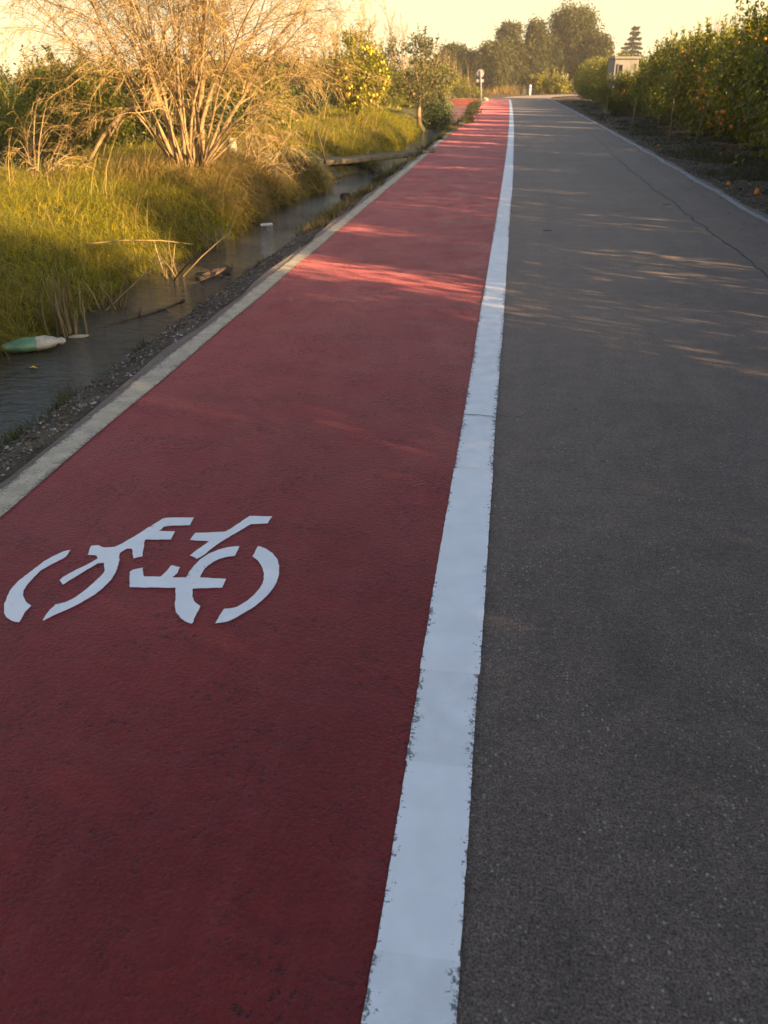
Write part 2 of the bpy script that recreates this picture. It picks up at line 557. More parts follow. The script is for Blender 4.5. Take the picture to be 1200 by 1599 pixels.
def wob(x, y, s=1.0):
    """cheap smooth noise, about -1..1"""
    return (np.sin(1.7 * s * x + 0.6 * np.sin(1.1 * s * y + 1.0)) * np.cos(1.3 * s * y + 0.8 * np.sin(0.9 * s * x)) * 0.6
            + np.sin(3.9 * s * x + 2.1 * s * y + 0.7) * 0.22 + np.sin(-2.9 * s * x + 4.7 * s * y + 2.2) * 0.2)


# ------------------------------------------------------------------ the lie of the land
def bend(y):
    """sideways drift of the road"""
    y = np.asarray(y, dtype=float)
    a = -0.6 * np.clip((y - 14) / 60, 0, 3) ** 1.6
    return a


def canal_r(y):
    return np.interp(y, [-20, 9, 14, 22, 33, 50, 66, 75, 130], [-2.82, -2.82, -2.74, -2.52, -2.50, -2.80, -3.6, -3.9, -5.9])


def canal_l(y):
    return np.interp(y, [-20, 4, 6.2, 10, 14, 20, 28, 40, 55, 66, 75, 130], [-4.05, -4.0, -3.80, -3.76, -3.74, -3.40, -3.45, -3.75, -4.1, -4.8, -5.1, -7.3]) + 0.09 * np.sin(np.asarray(y) * 1.3) + 0.05 * np.sin(np.asarray(y) * 3.7)


WATER_Z = -0.28


def ground_z(x, y):
    x = np.asarray(x, dtype=float)
    y = np.asarray(y, dtype=float)
    c = bend(np.minimum(y, 80))
    xr, xl = canal_r(y), canal_l(y)
    n = wob(x, y, 1.0)
    n2 = wob(x, y, 3.1)
    zl = np.interp(xl - x, [0, 0.12, 0.35, 0.75, 1.3, 6, 40], [WATER_Z - 0.02, -0.15, 0.02, 0.22, 0.33, 0.36, 0.2])
    zl = zl + (0.05 * n + 0.11 * wob(x + 3, y, 0.62)) * np.clip((xl - x - 0.2) * 1.6, 0, 1) + 0.025 * n2
    e = (-2.24 + c) - x
    span = np.maximum((-2.24 + c) - xr, 0.05)
    zs = -0.03 - 0.09 * np.clip(e / span, 0, 0.5) / 0.5 - (-WATER_Z - 0.11) * np.clip((e / span - 0.5) / 0.5, 0, 1)
    zs = zs + 0.012 * n2 * np.clip(e * 6, 0, 1)
    zc = np.full_like(x, -0.6)
    er = x - (3.30 + c)
    zr = -0.03 - 0.05 * np.clip(er / 0.5, 0, 1) + (0.04 * n + 0.03 * n2) * np.clip(er / 0.8, 0, 1) + 0.06 * np.clip((er - 0.8) / 1.5, 0, 1)
    z = np.where(x > 3.30 + c, zr, -0.03)
    z = np.where(x < -2.24 + c, zs, z)
    z = np.where(x < xr, np.maximum(zc, zs - (xr - x) * 1.5), z)
    z = np.where(x < xl, np.maximum(zl, -0.6), z)
    return z


xs = np.concatenate([np.array([-600, -250, -120, -70, -45, -30, -22, -17, -13, -10.5]), np.arange(-9, -5.4, 0.4), np.arange(-5.4, -2.0, 0.08), np.array([-1.5, 0, 1.5, 2.6]), np.arange(3.0, 8, 0.2), np.array([8.5, 9.5, 11, 14, 20, 30, 45, 70, 120, 250, 600])])
ys = np.concatenate([np.array([-300, -100, -50, -30, -20, -14, -10, -7]), np.arange(-5, 30, 0.22), np.arange(30, 80, 0.7), np.array([82, 85, 89, 94, 100, 110, 125, 150, 200, 300, 500, 900])])
GX, GY = np.meshgrid(xs, ys)
GZ = ground_z(GX, GY)
far = (GY > 95) | (GY < -20)
GZ = np.where(far & (GX < -2) & (GX > -9), np.maximum(GZ, -0.3), GZ)
gv = np.stack([GX, GY, GZ], 2).reshape(-1, 3)
nx, ny = len(xs), len(ys)
ii = (np.arange(ny - 1)[:, None] * nx + np.arange(nx - 1)[None, :]).ravel()
gf = np.stack([ii, ii + 1, ii + nx + 1, ii + nx], 1)
gm = np_mesh('ground', gv, gf, M['ground'])
gm.polygons.foreach_set('use_smooth', [True] * len(gm.polygons))
ground = link('ground', gm, kind='structure')


def gz(x, y):
    return float(ground_z(np.array([x]), np.array([y]))[0])


# water of the irrigation canal
wy = np.arange(-12, 92, 1.0)
wv, wf = [], []
for i, y in enumerate(wy):
    wv += [(float(canal_l(y)) - 0.25, y, WATER_Z), (float(canal_r(y)) + 0.25, y, WATER_Z)]
    if i:
        k = 2 * i
        wf.append((k - 2, k - 1, k + 1, k))
b = MB(); b.add(wv, wf)
link('canal_water', b.mesh('canal_water', M['water']), kind='structure')


def strip(name, ylist, xl, xr, z, mat, parent=None, thick=0.0, **kw):
    """a sheet along the road; xl, xr functions of y; uv u across, v along"""
    v, f, uvs = [], [], []
    for i, y in enumerate(ylist):
        v += [(xl(y), y, z), (xr(y), y, z)]
        if i:
            k = 2 * i
            f.append((k - 2, k - 1, k + 1, k))
    me = bpy.data.meshes.new(name)
    me.from_pydata(v, [], f)
    if thick:
        pass
    ul = me.uv_layers.new(name='UVMap')
    for p in me.polygons:
        for li in p.loop_indices:
            vi = me.loops[li].vertex_index
            ul.data[li].uv = (vi % 2, v[vi][1])
    me.materials.append(mat)
    me.update()
    return link(name, me, parent, **kw)


def bd(y):
    return float(bend(min(y, 80)))


# carriageway: straight, then swinging right behind the orchard
road_b = MB()
ry = list(np.arange(-8, 78, 0.5))
L = [(-2.205 + bd(y) + 0.025 * math.sin(y * 2.3) + 0.015 * math.sin(y * 7.1) - (0.5 * max(0, y - 70) if y > 70 else 0), y) for y in ry]
Rr = [(3.34 + bd(y) + 0.03 * math.sin(y * 1.7 + 1) + 0.02 * math.sin(y * 5.3), y) for y in ry]
vs, fs = [], []
for i, (a, c_) in enumerate(zip(L, Rr)):
    vs += [(a[0], a[1], -0.09), (a[0] + 0.015, a[1], 0.0), (c_[0] - 0.015, c_[1], 0.0), (c_[0], c_[1], -0.09)]
    if i:
        k = 4 * i
        for j in range(3):
            fs.append((k - 4 + j, k - 3 + j, k + 1 + j, k + j))
road_b.add(vs, fs)
# the bend beyond
cx, cy, r0, r1 = 26.0, 78.0, 23.3, 27.4
vs, fs = [], []
for i in range(13):
    a = math.pi - i / 12 * R(62)
    vs += [(cx + r0 * math.cos(a), cy + r0 * math.sin(a) * 1.0, 0.0), (cx + r1 * math.cos(a), cy + r1 * math.sin(a), 0.0)]
    if i:
        k = 2 * i
        fs.append((k - 2, k, k + 1, k - 1))
road_b.add(vs, fs)
# side road leaving left towards the bridge
road_b.add([(-8.9, 72.0, 0.0), (-2.6, 72.2, 0.0), (-2.6, 77.5, 0.0), (-8.9, 77.0, 0.0)], [(0, 1, 2, 3)])
road = road_b.build('road', M['asphalt'], kind='structure')

ly = list(np.arange(-8, 70.5, 0.25))
red = strip('bike_lane', ly, lambda y: -1.995 + bd(y) + 0.006 * math.sin(y * 3.1), lambda y: -0.10 + bd(y), 0.004, M['red'], kind='structure')
rb = MB()
rb.add([(-2.0 + bd(70.25), 70.25, 0.004), (-0.10 + bd(70.25), 70.25, 0.004), (-0.75, 74.0, 0.004), (-8.9, 73.6, 0.004), (-8.9, 72.4, 0.004), (-3.4, 72.4, 0.004)], [(0, 1, 2, 3, 4, 5)])
rb.build('lane_turn', M['red'], red)

# the white dividing line was rolled in runs that do not quite line up
runs = [(-8, 1.02, 0.000, 0.003), (1.02, 1.55, 0.005, 0.000), (1.55, 1.93, 0.000, -0.001), (1.93, 3.38, -0.006, 0.003), (3.38, 5.3, 0.003, -0.003),
        (5.3, 7.1, -0.002, 0.005), (7.1, 9.6, 0.004, 0.001), (9.6, 13, -0.003, -0.004), (13, 18, 0.002, 0.004), (18, 26, -0.004, 0.000), (26, 40, 0.003, 0.003), (40, 60, 0.0, 0.0), (60, 73, 0.004, 0.004)]
for ri, (a, c_, dl, dr) in enumerate(runs):
    yy = list(np.arange(a, c_, 0.025 if a < 8 else 0.3)) + [c_]
    s1, s2 = random.uniform(0, 6), random.uniform(0, 6)
    strip('white_line_run', yy, lambda y: -0.172 + dl * 0.5 + bd(y) + random.uniform(-0.0012, 0.0012) + 0.001 * math.sin(y * 3 + s1), lambda y: 0.004 + dr * 0.6 + bd(y) + random.uniform(-0.0012, 0.0012) + 0.001 * math.sin(y * 3.7 + s2), 0.008, M['white_worn' if ri in (0, 2, 4, 5, 7, 9) else 'white'], road)
hk = MB()
hk.add([(-0.172 + bd(73), 73, 0.008), (0.008 + bd(73), 73, 0.008), (-0.95, 75.3, 0.008), (-1.5, 75.6, 0.008), (-1.6, 75.2, 0.008), (-1.1, 74.6, 0.008)], [(0, 1, 2, 5), (5, 2, 3, 4)])
hk.build('white_line_end', M['white'], road)
strip('cream_edge_line', list(np.arange(-8, 70, 0.03)) , lambda y: -2.125 + bd(y) + 0.010 * math.sin(y * 1.9) * math.sin(y * 0.73 + 1) + random.uniform(-0.007, 0.007), lambda y: -1.99 + bd(y) + 0.005 * math.sin(y * 3.1), 0.008, M['cream'], road)
strip('worn_edge_line', list(np.arange(-8, 80, 0.1)), lambda y: 3.145 + bd(y) + 0.02 * math.sin(y * 1.9) + 0.008 * math.sin(y * 8) + random.uniform(-0.006, 0.006), lambda y: 3.245 + bd(y) + 0.02 * math.sin(y * 1.9) + 0.008 * math.sin(y * 7 + 1) + random.uniform(-0.006, 0.006), 0.006, M['grey_line'], road)


# crack along the old widening joint, and a short one across the white line
def crack(pts, w, z, parent):
    v, f = [], []
    for i, (x, y) in enumerate(pts):
        ww = w * random.uniform(0.35, 1.3)
        a = Vector(pts[min(i + 1, len(pts) - 1)]) - Vector(pts[max(i - 1, 0)])
        nrm = Vector((-a.y, a.x)).normalized() * ww / 2
        v += [(x - nrm.x, y - nrm.y, z), (x + nrm.x, y + nrm.y, z)]
        if i:
            k = 2 * i
            f.append((k - 2, k - 1, k + 1, k))
    q = MB(); q.add(v, f)
    return q.build('crack', M['crack'], parent)


pts, x = [], 2.25
for y in np.arange(2.0, 32, 0.14):
    x += random.uniform(-0.025, 0.025) + (2.33 - x) * 0.08
    pts.append((x, float(y)))
crack(pts, 0.013, 0.004, road)
pts = [(-0.22 + 0.032 * i, 4.06 + random.uniform(-0.012, 0.012)) for i in range(12)]
crack(pts, 0.006, 0.012, road)
pts = [(-0.55 + 0.03 * i, 4.07 + random.uniform(-0.015, 0.015)) for i in range(11)]
crack(pts, 0.004, 0.008, road)

# bicycle symbol painted through a stencil: outlines as they lie on the lane
BIKE = [
    [(290,212),(262,218),(225,235),(180,260),(135,295),(95,325),(62,355),(40,385),(25,420),(20,450),(25,480),(45,500),(80,508),(95,485),(105,465),(130,440),(115,430),(100,410),(97,385),(110,360),(135,330),(165,300),(205,275),(245,255),(270,240)],
    [(360,232),(372,196),(405,193),(425,203),(470,200),(500,185),(560,150),(620,112),(668,83),(700,80),(792,80),(775,112),(700,113),(670,118),(650,135),(715,137),(697,170),(592,170),(588,200),(583,238),(545,248),(540,207),(520,208),(492,225),(487,260),(470,310),(440,350),(400,385),(360,412),(300,445),(230,475),(180,502),(178,495),(200,465),(228,435),(270,425),(310,405),(350,375),(390,340),(415,315),(428,300),(425,265),(400,268),(370,285),(330,310),(290,335),(258,355),(245,335),(260,322),(300,300),(350,275),(400,248),(395,235)],
    [(775,172),(797,142),(850,141),(920,137),(960,113),(1018,73),(1110,75),(1090,105),(1022,107),(985,130),(930,162),(870,202),(830,235),(805,248),(775,235),(800,215),(855,177)],
    [(1030,238),(1052,197),(1075,203),(1110,225),(1132,255),(1138,290),(1132,335),(1110,375),(1075,412),(1035,445),(985,475),(935,503),(880,512),(895,480),(915,452),(950,450),(985,435),(1020,410),(1055,375),(1073,340),(1075,305),(1060,265)],
    [(530,365),(532,300),(545,292),(583,285),(588,320),(655,322),(680,300),(700,275),(735,283),(725,305),(705,325),(760,325),(775,300),(800,268),(840,235),(890,212),(940,200),(978,197),(958,237),(915,243),(870,262),(835,290),(815,325),(922,330),(908,367),(788,370),(785,395),(795,425),(818,442),(800,480),(785,513),(755,503),(725,475),(715,445),(717,405),(718,367)],
]


def plan(u, v_):
    """stencil drawing units to metres on the lane"""
    x, y = u * 460 / 1200, 780 + v_ * 220 / 574
    f, p, t_, h = 1255.0, R(28.4326), R(8.4494), 1.6
    rx, ryy, rz_ = (x - 600) / f, (799.5 - y) / f, -1.0
    up = ryy * math.cos(p) + rz_ * math.sin(p)
    lf = ryy * math.sin(p) - rz_ * math.cos(p)
    wx, wyy = rx * math.cos(t_) - lf * math.sin(t_), rx * math.sin(t_) + lf * math.cos(t_)
    s = -h / up
    return wx * s, wyy * s


import bmesh
bm = bmesh.new()
for poly in BIKE:
    P = [plan(*q) for q in poly]
    m_ = len(P)

    def turn(i):
        a0, a1, a2 = P[i - 1], P[i % m_], P[(i + 1) % m_]
        t0 = math.atan2(a1[1] - a0[1], a1[0] - a0[0])
        t1 = math.atan2(a2[1] - a1[1], a2[0] - a1[0])
        return abs((t1 - t0 + math.pi) % (2 * math.pi) - math.pi)
    dense = []
    jj = 0.0014
    for i, a in enumerate(P):
        c_ = P[(i + 1) % m_]
        n = max(1, int(math.dist(a, c_) / 0.012))
        p0 = P[i - 1] if turn(i) < 0.75 else a
        p3 = P[(i + 2) % m_] if turn((i + 1) % m_) < 0.75 else c_
        for k in range(n):
            t_ = k / n
            q = [0.5 * (2 * a[d] + (c_[d] - p0[d]) * t_ + (2 * p0[d] - 5 * a[d] + 4 * c_[d] - p3[d]) * t_ ** 2 + (3 * a[d] - p0[d] - 3 * c_[d] + p3[d]) * t_ ** 3) for d in (0, 1)]
            dense.append((q[0] + random.uniform(-jj, jj), q[1] + random.uniform(-jj, jj), 0.008))
    vv = [bm.verts.new(q) for q in dense]
    f = bm.faces.new(vv)
    f.normal_update()
    if f.normal.z < 0:
        f.normal_flip()
bmesh.ops.triangulate(bm, faces=bm.faces[:])
me = bpy.data.meshes.new('bicycle_symbol')
bm.to_mesh(me); bm.free()
me.uv_layers.new(name='UVMap')
for d_ in me.uv_layers[0].data:
    d_.uv = (0.5, 0.5)
me.materials.append(M['symbol'])
link('bicycle_symbol', me, red, label='white stencilled bicycle symbol painted on the red lane')


# ------------------------------------------------------------------ gravel shoulder and verge stuff
def pebbles(name, px, py, size, mat, zoff=0.0, flat=0.6, **kw):
    n = len(px)
    z = ground_z(px, py) + zoff
    base = np.array([[1, 0, 0], [-1, 0, 0], [0, 1, 0], [0, -1, 0], [0, 0, 1], [0, 0, -1]], float)
    v = base[None] * (size[:, None, None]) * RNG.uniform(0.55, 1.2, (n, 6, 1)) + RNG.normal(size=(n, 6, 3)) * size[:, None, None] * 0.22
    a = RNG.uniform(0, 6.28, n)
    ca, sa = np.cos(a)[:, None], np.sin(a)[:, None]
    x, y = v[..., 0] * ca - v[..., 1] * sa, v[..., 0] * sa + v[..., 1] * ca
    v = np.stack([x, y, v[..., 2] * flat], 2) + np.stack([px, py, z], 1)[:, None]
    b_ = (np.arange(n) * 6)[:, None]
    tri = [(0, 2, 4), (2, 1, 4), (1, 3, 4), (3, 0, 4), (2, 0, 5), (1, 2, 5), (3, 1, 5), (0, 3, 5)]
    f = np.concatenate([b_ + np.array([t_]) for t_ in tri], 0)
    return link(name, np_mesh(name, v.reshape(-1, 3), f, mat), **kw)


n = 15000
py = 1.5 + 34 * RNG.uniform(0, 1, n) ** 1.7
u = RNG.uniform(0, 1, n)
cr_ = canal_r(py)
edge = -2.175 + bend(py)
px = edge + (cr_ - edge) * (0.08 + 0.95 * u) + RNG.normal(size=n) * 0.02
px = np.minimum(px, edge - 0.0)
pebbles('shoulder_gravel', px, py, 0.004 + 0.013 * RNG.uniform(0, 1, n) ** 3, M['gravel'], 0.003, label='loose grey gravel between cream edge line and canal water', cat='gravel', kind='stuff')
n = 9000
py = 9 + 40 * RNG.uniform(0, 1, n) ** 1.6
px = 3.38 + bend(py) + np.abs(RNG.normal(size=n)) * 0.45
pebbles('verge_gravel', px, py, 0.006 + 0.016 * RNG.uniform(0, 1, n) ** 3, M['gravel'], 0.003, label='gravel and grit along right edge of the asphalt', cat='gravel', kind='stuff')

# weeds on the canal shoulder: sparse, tufted
tb = []
for (tx, ty, num, sp_, hh) in [(-2.72, 3.55, 220, 0.10, 0.12), (-2.66, 3.15, 320, 0.11, 0.10), (-2.84, 4.7, 110, 0.05, 0.16), (-2.62, 2.75, 360, 0.14, 0.09), (-2.72, 3.9, 160, 0.09, 0.12), (-2.5, 2.5, 300, 0.12, 0.08), (-2.75, 3.3, 240, 0.12, 0.12), (-2.66, 4.3, 90, 0.06, 0.1), (-2.7, 5.6, 70, 0.05, 0.09)]:
    tb.append((tx, ty, num, sp_, hh))
for k in range(46):
    y = random.uniform(8.5, 34)
    tb.append((float(canal_r(y)) + random.uniform(0.02, 0.45), y, random.randint(40, 130), random.uniform(0.05, 0.16), random.uniform(0.08, 0.22)))
for k in range(60):
    y = random.uniform(30, 68)
    tb.append((float(canal_r(y)) + random.uniform(0.0, 0.7), y, random.randint(40, 90), random.uniform(0.15, 0.35), random.uniform(0.15, 0.35)))


def tufts(name, tb, mat, width=(0.003, 0.007), **kw):
    B, A, Ln, Le = [], [], [], []
    for (tx, ty, num, s_, hh) in tb:
        xx = tx + RNG.normal(size=num) * s_ * 0.6
        yy = ty + RNG.normal(size=num) * s_
        B.append(np.stack([xx, yy, ground_z(xx, yy) - 0.01], 1))
        A.append(RNG.uniform(0, 6.28, num))
        Ln.append(hh * RNG.uniform(0.5, 1.4, num))
        Le.append(RNG.uniform(0.05, 0.8, num))
    B = np.concatenate(B)
    far_ = np.clip(B[:, 1] / 9, 0.8, 4)
    return link(name, blades_mesh(name, B, np.concatenate(A), np.concatenate(Le), np.concatenate(Ln), RNG.uniform(width[0], width[1], len(B)) * far_, mat, 0.7, 3), **kw)


tufts('shoulder_weeds', tb, M['darkgrass'], label='low weeds scattered on gravel shoulder beside canal', cat='weeds', kind='stuff')
tufts('shoulder_dry_grass', [(float(canal_r(y)) + random.uniform(0.05, 0.4), y, 130, 0.16, 0.14) for y in [10.5, 11.2, 11.8, 12.4, 13.0, 13.6, 14.3] + [random.uniform(12, 60) for _ in range(26)]], M['straw'], label='tufts of dry straw grass on the canal shoulder', cat='grass', kind='stuff')

# leaf litter and weeds under the orchard edge
n = 9000
py = 9 + 60 * RNG.uniform(0, 1, n) ** 1.5
px = 3.5 + bend(py) + RNG.uniform(0, 1, n) ** 0.8 * 4.0
c3 = np.stack([px, py, ground_z(px, py) + 0.012], 1)
dd = rand_dirs(n); dd[:, 2] *= 0.25
nn = rand_dirs(n) * 0.4 + np.array([[0, 0, 1.0]])
v, f = leaf_arrays(c3, dd, nn, RNG.uniform(0.03, 0.08, n), RNG.uniform(0.02, 0.045, n))
link('orchard_leaf_litter', np_mesh('orchard_leaf_litter', v, f, M['litterleaf']), label='fallen brown leaves on the earth under the orange trees', cat='leaf litter', kind='stuff')
tufts('orchard_weeds', [(3.7 + random.random() ** 1.2 * 3.2, random.uniform(11, 60), random.randint(30, 120), random.uniform(0.1, 0.4), random.uniform(0.05, 0.16)) for _ in range(150)], M['darkgrass'], label='dark low weeds on earth verge beside the orange trees', cat='weeds', kind='stuff')


# bits of leaf blown onto the shoulder and the edges of the road
n = 2600
py = 1.8 + 40 * RNG.uniform(0, 1, n) ** 1.6
side_ = RNG.uniform(0, 1, n)
px = np.where(side_ < 0.82, canal_r(py) + RNG.uniform(0.02, 0.5, n), 3.2 + bend(py) + RNG.normal(size=n) * 0.22)
c3 = np.stack([px, py, np.where((px > -2.2 + bend(py)) & (px < 3.3 + bend(py)), 0.012, ground_z(px, py) + 0.012)], 1)
dd = rand_dirs(n); dd[:, 2] *= 0.2
v, f = leaf_arrays(c3, dd, rand_dirs(n) * 0.4 + np.array([[0, 0, 1.0]]), RNG.uniform(0.012, 0.045, n), RNG.uniform(0.008, 0.022, n))
link('blown_leaf_bits', np_mesh('blown_leaf_bits', v, f, M['litterleaf']), label='bits of dead leaf blown along the road edges', cat='leaf litter', kind='stuff')


# ------------------------------------------------------------------ long grass on the far bank
def bank_grass(name, n, yr, xr_, pw, ln, mat, thresh, lab, w_=(0.005, 0.010), dscale=0.9, flip=False, droop=1.0):
    y = yr[0] + (yr[1] - yr[0]) * RNG.uniform(0, 1, n) ** pw
    off = xr_[0] + (xr_[1] - xr_[0]) * RNG.uniform(0, 1, n) ** 1.25
    x = canal_l(y) - off
    d = wob(x * 1.3 + 5, y * 1.1, dscale) + RNG.normal(size=n) * 0.25
    keep = (d < thresh) if flip else (d > thresh)
    sd = np.abs((x + 4.85) * 4.1 - (y - 16.9) * 2.73) / 4.93      # kept clear: the slab and the floating sack
    keep &= ~((sd < 0.42 + 0.5 * (y < 16.9 + (x + 4.85) * 1.5)) & (x > -5.2) & (y > 15.4) & (y < 22)) & ~((np.abs(y - 5.55) < 0.3) & (off < 0.02))
    x, y, off = x[keep], y[keep], off[keep]
    n = len(x)
    z = ground_z(x, y) - 0.02
    az = RNG.normal(size=n) * 0.9 + 0.1 + 1.4 * wob(x, y, 0.8)
    lean = RNG.uniform(0.0, 0.8, n)
    hump = 1 + 0.45 * wob(x, y, 1.4)
    le = RNG.uniform(ln[0], ln[1], n) * hump * np.clip(0.7 + off * 0.9, 0.65, 1.0)
    wd = RNG.uniform(w_[0], w_[1], n) * np.clip(y / 8, 0.8, 3.5)
    return link(name, blades_mesh(name, np.stack([x, y, z], 1), az, lean, le, wd, mat, droop, 4), label=lab, cat='grass', kind='stuff')


bank_grass('bank_grass', 120000, (3.2, 34), (-0.03, 3.4), 1.6, (0.20, 0.46), M['grass'], -0.85, 'long green grass drooping over the sunlit canal bank', w_=(0.0035, 0.0075), droop=1.7)
bank_grass('bank_dry_grass', 30000, (4.5, 30), (0.0, 3.2), 1.4, (0.22, 0.50), M['straw'], 0.0, 'long straw coloured grass mixed into the canal bank', w_=(0.003, 0.007), dscale=0.6, droop=1.8)
bank_grass('tree_foot_grass', 15000, (11.0, 18), (-0.02, 1.9), 1.0, (0.30, 0.62), M['straw'], -1.2, 'tall dry golden grass around foot of the bare tree', droop=1.5)
bank_grass('bank_dead_stems', 1500, (3.6, 26), (0.05, 2.8), 1.3, (0.45, 0.95), M['straw'], 0.0, 'scattered tall dead stems standing in the bank grass', w_=(0.004, 0.008), dscale=1.3, droop=0.5)
bank_grass('bank_leaves', 9000, (3.6, 30), (0.05, 2.6), 1.4, (0.08, 0.2), M['grass'], 0.1, 'broad weed leaves among the long bank grass', w_=(0.014, 0.03), dscale=1.7, droop=1.6)
bank_grass('field_grass', 26000, (12, 75), (1.5, 14), 1.3, (0.12, 0.34), M['grass'], -0.6, 'short field grass beyond the canal bank', w_=(0.006, 0.012), droop=1.3)


# ------------------------------------------------------------------ woody growth
def grow_tree(stems, spec, rng, rmin=0.0026):
    """stems: list of (base, dir, length, radius). spec per level: (children, len factor, rad factor, angle, droop, segs)"""
    thick, thin = MB(), MB()

    def branch(p, d, ln, r, lvl):
        sp_ = spec[lvl]
        segs = sp_['segs']
        pts, rad = [p.copy()], [r]
        d = d.normalized()
        q = p.copy()
        dirs = []
        for i in range(segs):
            j = Vector((rng.gauss(0, 1), rng.gauss(0, 1), rng.gauss(0, 1))) * sp_['wig']
            d = (d + j + Vector((0, 0, -sp_['droop'] * (i + 1) / segs + sp_.get('lift', 0)))).normalized()
            q = q + d * ln / segs
            pts.append(q.copy()); dirs.append(d.copy())
            rad.append(max(r * (1 - 0.8 * (i + 1) / segs), rmin * 0.5))
        tgt = thick if lvl < 1 or r > 0.018 else thin
        tgt.tube(pts, rad, 6 if r > 0.03 else (4 if r > 0.012 else 3), 0, cap=False)
        if lvl + 1 < len(spec):
            nx_ = spec[lvl + 1]
            for k in range(nx_['n']):
                t_ = rng.uniform(sp_.get('from', 0.25), 0.98)
                fi = t_ * segs
                i = min(int(fi), segs - 1)
                pos = pts[i].lerp(pts[i + 1], fi - i)
                dd_ = dirs[i]
                ax = dd_.cross(Vector((rng.gauss(0, 1), rng.gauss(0, 1), rng.gauss(0, 1)))).normalized()
                an = rng.gauss(nx_['ang'], 0.22)
                nd = Matrix.Rotation(an, 3, ax) @ dd_
                if nx_.get('out'):
                    nd.z *= 0.8
                branch(pos, nd, ln * nx_['lf'] * rng.uniform(0.55, 1.25) * (1.15 - 0.5 * t_), max(rad[i] * nx_['rf'], rmin), lvl + 1)

    for s in stems:
        branch(Vector(s[0]), Vector(s[1]), s[2], s[3], 0)
    return thick, thin


# the big bare tree: a fan of stems from one foot, arching twigs
rg = random.Random(5)
stems = []
for k in range(20):
    a = rg.uniform(0, 2 * math.pi)
    rr = rg.uniform(0.02, 0.22)
    inc = abs(rg.gauss(0.12, 0.17))
    stems.append(((rr * math.cos(a), rr * math.sin(a), -0.05), (math.sin(inc) * math.cos(a), math.sin(inc) * math.sin(a) * 0.8, math.cos(inc)), rg.uniform(2.8, 4.3), rg.uniform(0.018, 0.042)))
for a, inc, ln in [(math.pi, 0.52, 3.4), (math.pi + 0.4, 0.60, 2.8), (math.pi - 0.5, 0.50, 3.5), (0.1, 0.62, 2.9), (-0.4, 0.78, 2.6), (0.5, 0.72, 2.7), (-1.1, 0.55, 2.6), (math.pi - 0.1, 0.5, 3.6), (math.pi + 0.9, 0.6, 2.8), (-0.1, 0.4, 3.3)]:
    stems.append(((0.15 * math.cos(a), 0.15 * math.sin(a), 0.0), (math.sin(inc) * math.cos(a), math.sin(inc) * math.sin(a), math.cos(inc)), ln, rg.uniform(0.014, 0.024)))
spec = [dict(segs=11, wig=0.085, droop=0.05, **{'from': 0.27}),
        dict(n=11, lf=0.42, rf=0.48, ang=0.62, segs=6, wig=0.11, droop=0.12),
        dict(n=8, lf=0.55, rf=0.55, ang=0.65, segs=5, wig=0.16, droop=0.24),
        dict(n=6, lf=0.55, rf=0.65, ang=0.7, segs=3, wig=0.22, droop=0.28)]
tk, tn = grow_tree(stems, spec, rg)
bt = empty('bare_tree', (-4.72, 12.35, gz(-4.72, 12.35)), label='large bare multi-stemmed tree with tangled golden twigs on the canal bank', cat='tree')
tk.build('trunk', M['stem'], bt, smooth=True)
tn.build('crown', M['twig'], bt)
# broken limb leaning from the tree to the ground on its left
lb = MB()
pts = [Vector((-0.25, -0.1, 0.95)), Vector((-0.55, -0.15, 0.93)), Vector((-0.9, -0.2, 0.78)), Vector((-1.2, -0.25, 0.52)), Vector((-1.42, -0.3, 0.22)), Vector((-1.5, -0.3, 0.02))]
lb.tube(pts, [0.035, 0.033, 0.03, 0.028, 0.024, 0.02], 6)
lb.tube([Vector((-0.9, -0.2, 0.78)), Vector((-1.25, -0.1, 0.4)), Vector((-1.45, 0.0, 0.05))], [0.018, 0.014, 0.01], 5)
lb.tube([Vector((-0.6, -0.15, 0.92)), Vector((-0.35, -0.35, 1.35)), Vector((-0.15, -0.4, 1.9))], [0.022, 0.016, 0.008], 5)
lb.build('broken_limb', M['stem'], bt, smooth=True)


def brush(name, loc, seed, nst, ln, inc, label, mat='twig', spec=None, r=0.014, cat='shrub', rots=1.0):
    rg = random.Random(seed)
    st = []
    for k in range(nst):
        a = rg.uniform(0, 2 * math.pi)
        i_ = abs(rg.gauss(inc, 0.25))
        st.append(((rg.uniform(-.2, .2), rg.uniform(-.2, .2), -0.05), (math.sin(i_) * math.cos(a), math.sin(i_) * math.sin(a), math.cos(i_)), ln * rg.uniform(0.6, 1.2), r * rg.uniform(0.7, 1.3)))
    sp_ = spec or [dict(segs=6, wig=0.12, droop=0.12, **{'from': 0.1}), dict(n=7, lf=0.5, rf=0.55, ang=0.7, segs=5, wig=0.16, droop=0.2), dict(n=5, lf=0.5, rf=0.6, ang=0.7, segs=3, wig=0.2, droop=0.25)]
    a_, b_ = grow_tree(st, sp_, rg)
    e = empty(name, (loc[0], loc[1], gz(loc[0], loc[1])), label=label, cat=cat)
    a_.build('stems', M['stem'], e, smooth=True)
    b_.build('twigs', M[mat], e, kind='stuff')
    return e


brush('dead_shrub', (-6.35, 10.9), 21, 11, 1.0, 0.42, 'smaller leafless shrub at left edge, left of the big bare tree')
brush('hanging_brush', (-4.35, 14.0), 22, 14, 1.15, 0.8, 'tangle of dry brambles hanging over the bank right of the bare tree', mat='paletwig')
brush('bramble', (-4.1, 15.3), 24, 7, 0.6, 0.8, 'dry bramble in front of the concrete slab across the canal')


